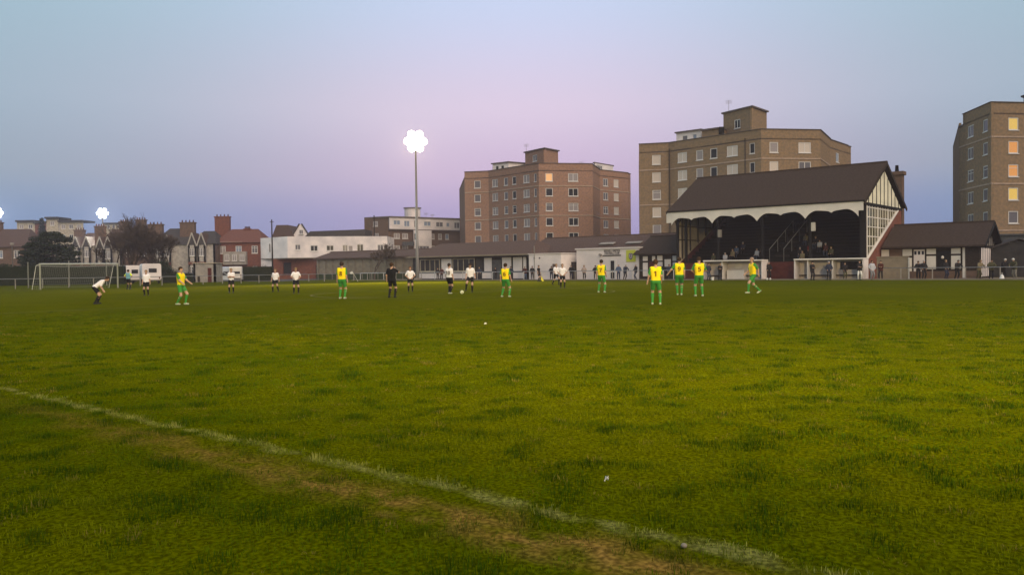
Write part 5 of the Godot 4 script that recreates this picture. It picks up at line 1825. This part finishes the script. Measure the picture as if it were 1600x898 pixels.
func build_people() -> void:
	M.skin = cloth(0.42, 0.26, 0.18, 0.6)
	var brown := cloth(0.035, 0.022, 0.015)
	var fair := cloth(0.20, 0.13, 0.06)
	var grey := cloth(0.32, 0.30, 0.28)
	var shaved := cloth(0.24, 0.17, 0.13)
	var blackc := cloth(0.013, 0.013, 0.014)
	var boot := cloth(0.02, 0.02, 0.02, 0.5)
	var wboot := cloth(0.40, 0.42, 0.30, 0.5)
	var yel := cloth(0.80, 0.60, 0.008, 0.7)
	var grn := cloth(0.045, 0.22, 0.035, 0.7)
	var wht := cloth(0.70, 0.67, 0.65, 0.7)
	var redn := cloth(0.15, 0.08, 0.01)
	var Y := {"shirt": yel, "sleeve": grn, "shorts": grn, "socks": grn, "boots": wboot, "hair": brown}
	var W := {"shirt": wht, "sleeve": wht, "shorts": blackc, "socks": blackc, "boots": boot, "hair": brown}
	var with := func(base: Dictionary, more: Dictionary) -> Dictionary:
		var r := base.duplicate()
		r.merge(more, true)
		return r
	var stand := {"lf": Vector3(0.12, 0, 0.02), "rf": Vector3(0.13, 0, -0.02)}
	var wide := {"lf": Vector3(0.24, 0, 0.06), "rf": Vector3(0.22, 0, -0.06), "hip": 0.90, "lh": Vector3(0.1, -0.53, 0.02), "rh": Vector3(0.12, -0.52, 0.05)}
	var front_hands := {"lf": Vector3(0.16, 0, 0.05), "rf": Vector3(0.15, 0, 0.0), "lh": Vector3(-0.02, -0.38, 0.26), "rh": Vector3(-0.02, -0.36, 0.27), "lp": Vector3(1.0, -0.2, -0.5), "rp": Vector3(1.0, -0.2, -0.5), "nod": 0.25}
	var akimbo := {"lf": Vector3(0.14, 0, 0.02), "rf": Vector3(0.13, 0, 0), "lh": Vector3(-0.02, -0.42, 0.10), "rh": Vector3(-0.02, -0.42, 0.10), "lp": Vector3(1, 0, -0.3), "rp": Vector3(1, 0, -0.3)}
	var folded := {"lf": Vector3(0.13, 0, 0.02), "rf": Vector3(0.14, 0, 0), "lh": Vector3(-0.22, -0.22, 0.22), "rh": Vector3(-0.22, -0.25, 0.20), "lp": Vector3(0.6, -0.8, 0), "rp": Vector3(0.6, -0.8, 0)}
	var bent := {"lean": 0.95, "hip": 0.88, "lf": Vector3(0.17, 0, 0.12), "rf": Vector3(0.15, 0, 0.0), "lh": Vector3(-0.02, -0.50, 0.02), "rh": Vector3(-0.02, -0.50, 0.0), "nod": -0.5}
	var reach := {"lf": Vector3(0.09, 0, 0.16), "rf": Vector3(0.09, 0, -0.16), "lh": Vector3(0.06, -0.40, 0.36), "rh": Vector3(0.06, -0.42, 0.33), "hip": 0.91}
	var stride := {"lf": Vector3(0.08, 0, 0.30), "rf": Vector3(0.08, 0.05, -0.42), "rt": Vector3(0, -0.5, 0.8), "lh": Vector3(0.08, -0.50, -0.18), "rh": Vector3(0.06, -0.45, 0.26), "hip": 0.89, "lean": 0.06}
	var arm_out := {"lf": Vector3(0.09, 0, 0.06), "rf": Vector3(0.09, 0, -0.05), "lh": Vector3(0.34, -0.42, 0.05), "rh": Vector3(0.06, -0.54, 0.04), "lean": 0.06}
	var on_ball := {"lf": Vector3(0.10, 0, 0.0), "rf": Vector3(0.27, 0.12, 0.12), "rt": Vector3(0.3, -0.3, 1.0), "lh": Vector3(0.12, -0.50, 0.1), "rh": Vector3(0.08, -0.52, 0.1), "nod": 0.35, "lean": 0.08}
	var whistle := {"lf": Vector3(0.16, 0, 0.03), "rf": Vector3(0.15, 0, 0.0), "lh": Vector3(0.10, -0.53, 0.05), "rh": Vector3(-0.10, 0.06, 0.25), "rp": Vector3(0.7, -0.8, 0.0)}
	var gk := {"lf": Vector3(0.14, 0, 0.0), "rf": Vector3(0.14, 0, 0), "lh": Vector3(0.02, -0.40, 0.06), "rh": Vector3(0.02, -0.40, 0.06), "lp": Vector3(1, 0, -0.2), "rp": Vector3(1, 0, -0.2)}
	var P := func(px: float, py: float, hp: float) -> Array:
		var at := ground_at(px, py)
		return [at, clampf(hp * -at.z / F, 1.66, 1.93)]
	var YG := "players in yellow and green"
	var WG := "players in white and black"
	# bearing, feet, height in view, yaw, pose, label, number
	for p in [
		[282, 476, 60, 75, "reach", reach, "player in yellow and green at the left, reaching one arm forward", "", {}],
		[534, 467, 58, 172, "stand", stand, "player in yellow seen from behind, left of the black-clad referee", "8", {}],
		[790, 464, 54, 160, "wide", wide, "player in yellow seen from behind with legs apart, right of the ball", "6", {}],
		[940, 457, 54, 158, "wide2", {"lf": Vector3(0.2, 0, 0.1), "rf": Vector3(0.2, 0, -0.1), "hip": 0.91, "look": 0.4, "lh": Vector3(0.08, -0.54, 0.02), "rh": Vector3(0.05, -0.5, 0.12)}, "player in yellow seen from behind before the white club room", "7", {}],
		[1025, 476, 71, 168, "stand2", {"lf": Vector3(0.14, 0, 0.08), "rf": Vector3(0.17, 0, -0.02), "lh": Vector3(0.14, -0.53, 0.04), "rh": Vector3(0.03, -0.5, 0.12)}, "nearest player in yellow, seen from behind, tallest in view", "1", {"hair": cloth(0.05, 0.028, 0.016)}],
		[1062, 461, 60, 170, "arm_out", arm_out, "player in yellow seen from behind holding one arm out", "9", {}],
		[1093, 463, 62, 178, "front_hands", front_hands, "player in yellow seen from behind with both hands before him", "5", {"hair": brown}],
		[1177, 458, 61, -75, "stride", stride, "player in yellow with shaved head walking past the dugout", "", {"hair": shaved}],
	]:
		var q: Array = P.call(p[0], p[1], p[2])
		person(p[6], YG, q[0], q[1], p[3], p[4], p[5], false, with.call(Y, p[8]), p[7], redn)
	for p in [
		[147, 475, 52, 115, "bent", bent, "player in white bent forward with hands on knees before the goal", "", {}],
		[228, 462, 39, 10, "stand", stand, "player in white standing just right of the goalkeeper", "", {"hair": fair}],
		[361, 458, 39, 15, "folded", folded, "player in white with folded arms before the parked vans", "", {"hair": fair}],
		[430, 456, 35, 0, "wide", wide, "player in white before the red brick wall, left one of two", "", {"hair": fair}],
		[462, 459, 41, 20, "front_hands", front_hands, "player in white before the red brick wall, right one of two", "", {"hair": fair}],
		[641, 456, 38, 10, "akimbo", akimbo, "player in white with hands on hips by the floodlight mast", "", {"hair": cloth(0.15, 0.06, 0.02)}],
		[702, 459, 48, 150, "stand3", {"lf": Vector3(0.07, 0, 0.06), "rf": Vector3(0.08, 0, -0.04), "look": -0.3}, "player in white seen from behind, left of the ball", "10", {"boots": wboot}],
		[735, 457, 46, 0, "on_ball", on_ball, "player in white with one foot raised towards the ball", "", {}],
		[879, 450, 38, 5, "akimbo", akimbo, "player in white facing the camera with hands on hips in midfield", "", {"hair": fair}],
		[869, 445, 34, 30, "stride", stride, "player in white mostly hidden behind the one with hands on hips", "", {"hair": fair}],
	]:
		var q: Array = P.call(p[0], p[1], p[2])
		person(p[6], WG, q[0], q[1], p[3], p[4], p[5], false, with.call(W, p[8]), p[7], M.print_grey)
	var q: Array = P.call(612, 465, 55)
	var rf := person("referee all in black with one hand raised to his mouth", "match officials", q[0], q[1], 165, "whistle", whistle, false, {"shirt": blackc, "sleeve": blackc, "shorts": blackc, "socks": blackc, "boots": boot, "hair": cloth(0.05, 0.028, 0.016), "wide": 1.06})
	rod(rf, "collar", Vector3(0, 1.47, -0.01), Vector3(0, 1.52, -0.005), 0.085, wht, 10, 0.07)
	q = P.call(200, 452, 31)
	person("goalkeeper in pale blue with yellow sleeves beside the goal", WG, q[0], q[1], 170, "gk", gk, false, {"shirt": cloth(0.16, 0.34, 0.38), "sleeve": cloth(0.62, 0.75, 0.03), "shorts": blackc, "socks": blackc, "boots": boot, "hair": brown})
	# linesman with a flag
	q = [un(0, 0), 1.76]
	var la := pd(842, dn(842, 70.6))
	var lm := person("linesman in black holding a yellow flag on the far touchline", "match officials", la, 1.78, 60, "flag", {"lf": Vector3(0.1, 0, 0.04), "rf": Vector3(0.1, 0, -0.04), "lh": Vector3(0.05, -0.54, 0.1)}, false, {"shirt": blackc, "sleeve": blackc, "shorts": blackc, "socks": blackc, "boots": boot, "hair": brown})
	var fl := thing("linesman_flag", "yellow flag hanging from the linesman's hand", "flag", la + Vector3(0.22, 0, 0.1), 0.0)
	rod(fl, "stick", Vector3(0.02, 0.85, 0), Vector3(0.25, 0.2, 0), 0.014, M.print_black, 6)
	part(fl, "cloth", prism_mesh([Vector2(0.1, 0.66), Vector2(0.27, 0.2), Vector2(0.36, 0.08), Vector2(0.16, 0.02), Vector2(0.02, 0.22)], -0.01, 0.01), cloth(0.75, 0.65, 0.05))
	# spectators along the rail and by the dugouts
	var navy := cloth(0.03, 0.035, 0.055)
	var dark := cloth(0.022, 0.02, 0.02)
	var tan := cloth(0.20, 0.16, 0.09)
	var pale := cloth(0.40, 0.40, 0.42)
	var maroon := cloth(0.07, 0.025, 0.02)
	var olive := cloth(0.075, 0.07, 0.035)
	var blue := cloth(0.07, 0.10, 0.16)
	var jeans := cloth(0.05, 0.06, 0.085)
	var whitec := cloth(0.6, 0.58, 0.52)
	var S := func(top: Material, leg: Material, hair: Material) -> Dictionary:
		return {"shirt": top, "sleeve": top, "shorts": leg, "socks": null, "boots": boot, "hair": hair}
	var lean_rail := {"lean": 0.28, "lf": Vector3(0.12, 0, -0.1), "rf": Vector3(0.12, 0, -0.16), "lh": Vector3(-0.02, -0.34, 0.34), "rh": Vector3(-0.02, -0.34, 0.34), "lp": Vector3(1, -0.4, 0), "rp": Vector3(1, -0.4, 0)}
	var pockets := {"lf": Vector3(0.11, 0, 0.02), "rf": Vector3(0.12, 0, 0), "lh": Vector3(0.0, -0.46, 0.12), "rh": Vector3(0.0, -0.46, 0.12), "lp": Vector3(1, 0, -0.5), "rp": Vector3(1, 0, -0.5)}
	var SG := "spectators round the pitch"
	for p in [
		[684, 80.6, 1.66, 20, "pockets", pockets, "dark-coated spectator below the left clubhouse window, left one of a pair", S.call(dark, dark, brown)],
		[690.5, 80.9, 1.68, -15, "pockets", pockets, "dark-coated spectator below the left clubhouse window, right one of a pair", S.call(maroon, dark, grey)],
		[749, 83.0, 1.7, 0, "pockets", pockets, "spectator standing in the clubhouse's dark doorway", S.call(navy, dark, fair)],
		[775, 81.0, 1.66, -20, "lean", lean_rail, "spectator half hidden behind the yellow player near the ball", S.call(dark, dark, brown)],
		[798, 80.4, 1.74, 10, "lean", lean_rail, "dark spectator at the rail before the white clubhouse panel", S.call(navy, dark, brown)],
		[821, 80.2, 1.68, -20, "lean", lean_rail, "spectator in maroon at the rail by the white store's corner", S.call(maroon, blue, fair)],
		[832, 80.8, 1.72, 0, "pockets", pockets, "dark spectator just left of the linesman", S.call(dark, dark, brown)],
		[862, 80.3, 1.7, 0, "lean", lean_rail, "dark spectator at the rail behind the two midfield players in white", S.call(dark, navy, brown)],
		[893, 80.3, 1.8, 0, "lean", lean_rail, "dark spectator at the rail at the club room's left corner", S.call(dark, navy, brown)],
		[913, 80.5, 1.72, 15, "pockets", pockets, "spectator in a pale beige coat before the white club room", S.call(cloth(0.30, 0.24, 0.20), dark, fair)],
		[931, 80.2, 1.7, -10, "lean", lean_rail, "dark spectator hidden behind the yellow player at the club room", S.call(dark, dark, brown)],
		[967, 80.6, 1.76, -15, "pockets", pockets, "spectator in a blue-grey jacket right of the club room door", S.call(blue, navy, grey)],
		[977, 80.4, 1.76, 20, "lean", lean_rail, "spectator in navy beside the one in blue-grey", S.call(navy, dark, grey)],
		[994, 80.4, 1.78, -70, "reach", reach, "dark spectator reaching an arm out below the crest board", S.call(dark, jeans, grey)],
		[1046, 81.0, 1.7, 0, "pockets", pockets, "spectator in dark clothes before the timber pavilion", S.call(navy, dark, brown)],
		[1107.5, 78.2, 1.74, 20, "pockets", pockets, "substitute in dark top and pale legs at the first dugout's end", S.call(navy, jeans, brown)],
		[1126, 78.3, 1.72, -20, "folded", folded, "dark figure with folded arms before the first dugout", S.call(dark, dark, fair)],
		[1202, 80.2, 1.78, 0, "pockets", pockets, "man in black standing between the two dugouts", S.call(dark, dark, grey)],
		[1270, 78.2, 1.74, 10, "folded", folded, "coach in black tracksuit at the second dugout's first partition", S.call(dark, dark, brown)],
		[1296, 78.2, 1.76, -10, "pockets", pockets, "coach in dark top standing in the middle of the second dugout", S.call(navy, dark, grey)],
		[1321, 78.9, 1.62, 0, "pockets", pockets, "dark figure before the black opening in the second dugout", S.call(dark, olive, brown)],
		[1344, 78.3, 1.8, -15, "folded", folded, "figure in black top and white trousers at the second dugout's end", S.call(dark, whitec, brown)],
		[1363.5, 78.6, 1.78, 10, "pockets", pockets, "person in a pale grey hooded top beside the grandstand's corner", S.call(pale, cloth(0.2, 0.2, 0.2), brown)],
		[1377, 79.0, 1.72, -30, "folded", folded, "person in dark brown by the beige rendered wall", S.call(maroon, dark, brown)],
		[1436, 80.2, 1.68, -30, "lean", lean_rail, "dark spectator bending at the rail before the annex door", S.call(dark, dark, brown)],
		[1444.5, 80.0, 1.72, 0, "pockets", pockets, "dark spectator upright before the annex door", S.call(dark, dark, grey)],
		[1479, 82.5, 1.74, 20, "pockets", pockets, "spectator in the annex's dark doorway", S.call(dark, navy, fair)],
		[1496.5, 79.9, 1.72, 0, "lean", lean_rail, "dark spectator leaning on the rail by the annex's white corner post", S.call(dark, dark, brown)],
		[1531, 80.0, 1.7, 10, "lean", lean_rail, "spectator in a tan coat leaning on the rail below the annex gable", S.call(tan, olive, fair)],
		[1550, 80.0, 1.74, -20, "lean", lean_rail, "spectator in mixed dark and pale coat before the dark shed", S.call(olive, dark, brown)],
		[1569, 80.3, 1.78, 10, "lean", lean_rail, "grey-haired spectator in dark coat before the dark shed", S.call(dark, dark, cloth(0.5, 0.47, 0.42))],
		[1586.5, 80.1, 1.8, -60, "lean", lean_rail, "white-haired spectator in pale trousers nearest the right edge", S.call(olive, cloth(0.22, 0.20, 0.16), cloth(0.6, 0.58, 0.52))],
	]:
		person(p[6], SG, pd(p[0], dn(p[0], p[1]), 0.025 if p[1] > 78.6 else 0.0), p[2], p[3], p[4], p[5], true, p[7])
	# people sitting in the stand
	var seated := {"hip": 0.53, "lf": Vector3(0.13, 0, 0.40), "rf": Vector3(0.14, 0, 0.37), "lh": Vector3(-0.05, -0.38, 0.32), "rh": Vector3(-0.05, -0.38, 0.32), "lean": 0.08}
	var k := 0
	var tops := [olive, maroon, navy, tan, pale, dark, cloth(0.16, 0.03, 0.03), blue]
	var words := ["olive", "maroon", "navy", "tan", "pale grey", "black", "red", "blue-grey"]
	for p in [[1116, 402, 0], [1134, 400, 4], [1146, 391, 3], [1152, 384, 7], [1162, 377, 2], [1184, 388, 4], [1192, 381, 5], [1251, 386, 5], [1255, 396, 3], [1260, 365, 3], [1266, 381, 6], [1276, 369, 5], [1282, 375, 4], [1291, 379, 1], [1300, 386, 0]]:
		var best := 0
		var err := 99.0
		for r in 13:                                           # which row the head is seen at
			var nn := 82.75 + 0.8 * r
			var y := 1.55 + 0.382 * r + 1.3
			var e := absf(hy(p[0], p[1], dn(p[0], nn)) - y)
			if e < err:
				err = e
				best = r
		var at := pd(p[0], dn(p[0], 82.62 + 0.8 * best), 1.552 + 0.382 * best)
		var wear_: Dictionary = S.call(tops[p[2]], jeans if k % 2 else dark, [brown, grey, fair][k % 3])
		person("spectator in %s sitting in the grandstand, number %s from the left end" % [words[p[2]], ["one", "two", "three", "four", "five", "six", "seven", "eight", "nine", "ten", "eleven", "twelve", "thirteen", "fourteen", "fifteen"][k]], "spectators sitting in the grandstand", at, 1.72, [-38, -25, -50][k % 3], "seated", seated, true, wear_)
		k += 1

func football(label: String, at: Vector3, m: Material) -> void:
	var t := thing("football", label, "football", at)
	var s := SphereMesh.new()
	s.radius = 0.11; s.height = 0.22; s.radial_segments = 20; s.rings = 10
	part(t, "ball", s, m, Vector3(0, 0.112, 0))
	var st := newst()
	for v in [Vector3(0, 1, 0), Vector3(0.9, 0.4, 0), Vector3(-0.9, -0.3, 0.3), Vector3(0.2, 0.3, 0.93), Vector3(-0.5, 0.6, 0.6), Vector3(0.5, -0.4, 0.75)]:
		var n: Vector3 = v.normalized()
		tube(st, [n * 0.1085, n * 0.1115], [0.034, 0.03], 5)
	part(t, "patch", done(st), M.print_grey, Vector3(0, 0.112, 0))

func build_small_things() -> void:
	var ballm := mat("ball", lin(0.72, 0.74, 0.42), 0.5)
	var g := ground_at(721.5, 459.5)
	football("pale match ball at the feet of the player in white", g, ballm)
	football("white ball lying left of a second one between the dugouts", pd(1199.5, dn(1199.5, 78.0)), M.bag)
	football("white ball lying right of a first one between the dugouts", pd(1204, dn(1204, 78.0)), M.bag)
	var t := thing("bucket", "small white bucket before the first dugout", "bucket", pd(1114, dn(1114, 78.1)))
	var st := newst()
	tube(st, [Vector3.ZERO, Vector3(0, 0.32, 0)], [0.13, 0.17], 14)
	part(t, "pail", done(st), M.bag)
	rod(t, "rim", Vector3(0, 0.31, 0), Vector3(0, 0.335, 0), 0.18, M.bag, 14)
	t = thing("bollard", "short white post on the grass edge before the timber pavilion", "bollard", pd(1036.5, dn(1036.5, 78.0)))
	rod(t, "shaft", Vector3.ZERO, Vector3(0, 0.95, 0), 0.12, M.bag, 12, 0.11)
	rod(t, "cap", Vector3(0, 0.95, 0), Vector3(0, 1.02, 0), 0.11, M.bag, 12, 0.05)
	t = thing("carrier_bag", "white carrier bag standing by the rail near the right edge", "bag", pd(1566.5, dn(1566.5, 79.1)))
	st = newst()
	tube(st, [Vector3.ZERO, Vector3(0, 0.08, 0), Vector3(0.02, 0.32, 0), Vector3(-0.02, 0.44, 0)], [0.16, 0.2, 0.14, 0.06], 9)
	part(t, "bag", done(st), M.bag)
	st = newst()
	tube(st, [Vector3(-0.07, 0.42, 0), Vector3(-0.05, 0.58, 0), Vector3(0.05, 0.58, 0), Vector3(0.05, 0.42, 0)], [0.012, 0.012, 0.012, 0.012], 5)
	part(t, "handle", done(st), M.bag)
	# scraps of paper on the near grass
	for p in [[945, 757, "crumpled white paper scrap on the near grass"], [757.5, 508.5, "tiny white scrap on the grass below the ball"]]:
		var at := ground_at(p[0], p[1])
		t = thing("paper_scrap", p[2], "litter", at + Vector3(0, relief(at.x, -at.z), 0), 0.4)
		var s := newst()
		var r := 0.015 if p[1] > 600 else 0.032
		tube(s, [Vector3(-r, 0.03, 0), Vector3(-r * 0.3, 0.055, r * 0.4), Vector3(r * 0.5, 0.04, 0), Vector3(r, 0.06, -r * 0.3)], [r * 0.3, r * 0.8, r * 0.6, r * 0.2], 5)
		part(t, "scrap", done(s), M.bag)
	t = thing("stone", "small pale stone on the worn strip beside the touchline", "stone", ground_at(1066, 859))
	var sm := SphereMesh.new()
	sm.radius = 0.017; sm.height = 0.026; sm.radial_segments = 8; sm.rings = 5
	part(t, "pebble", sm, M.concrete, Vector3(0, 0.012, 0))

# ------------------------------------------------------------------ main
func _ready() -> void:
	setup_view()
	make_materials()
	mat("goal_white", lin(0.62, 0.60, 0.50), 0.5)
	mat("van_grey", lin(0.36, 0.40, 0.44), 0.35)
	mat("car_blue", lin(0.05, 0.06, 0.10), 0.3)
	var sg := mat("stand_glass", Color(0.45, 0.44, 0.30, 0.35), 0.1)
	sg.transparency = BaseMaterial3D.TRANSPARENCY_ALPHA
	build_masts()
	build_ground()
	build_towers()
	build_houses()
	build_far_side()
	build_grandstand()
	build_dugouts()
	build_rail()
	build_goal()
	build_trees()
	build_vehicles()
	build_people()
	build_small_things()
	build_grass()
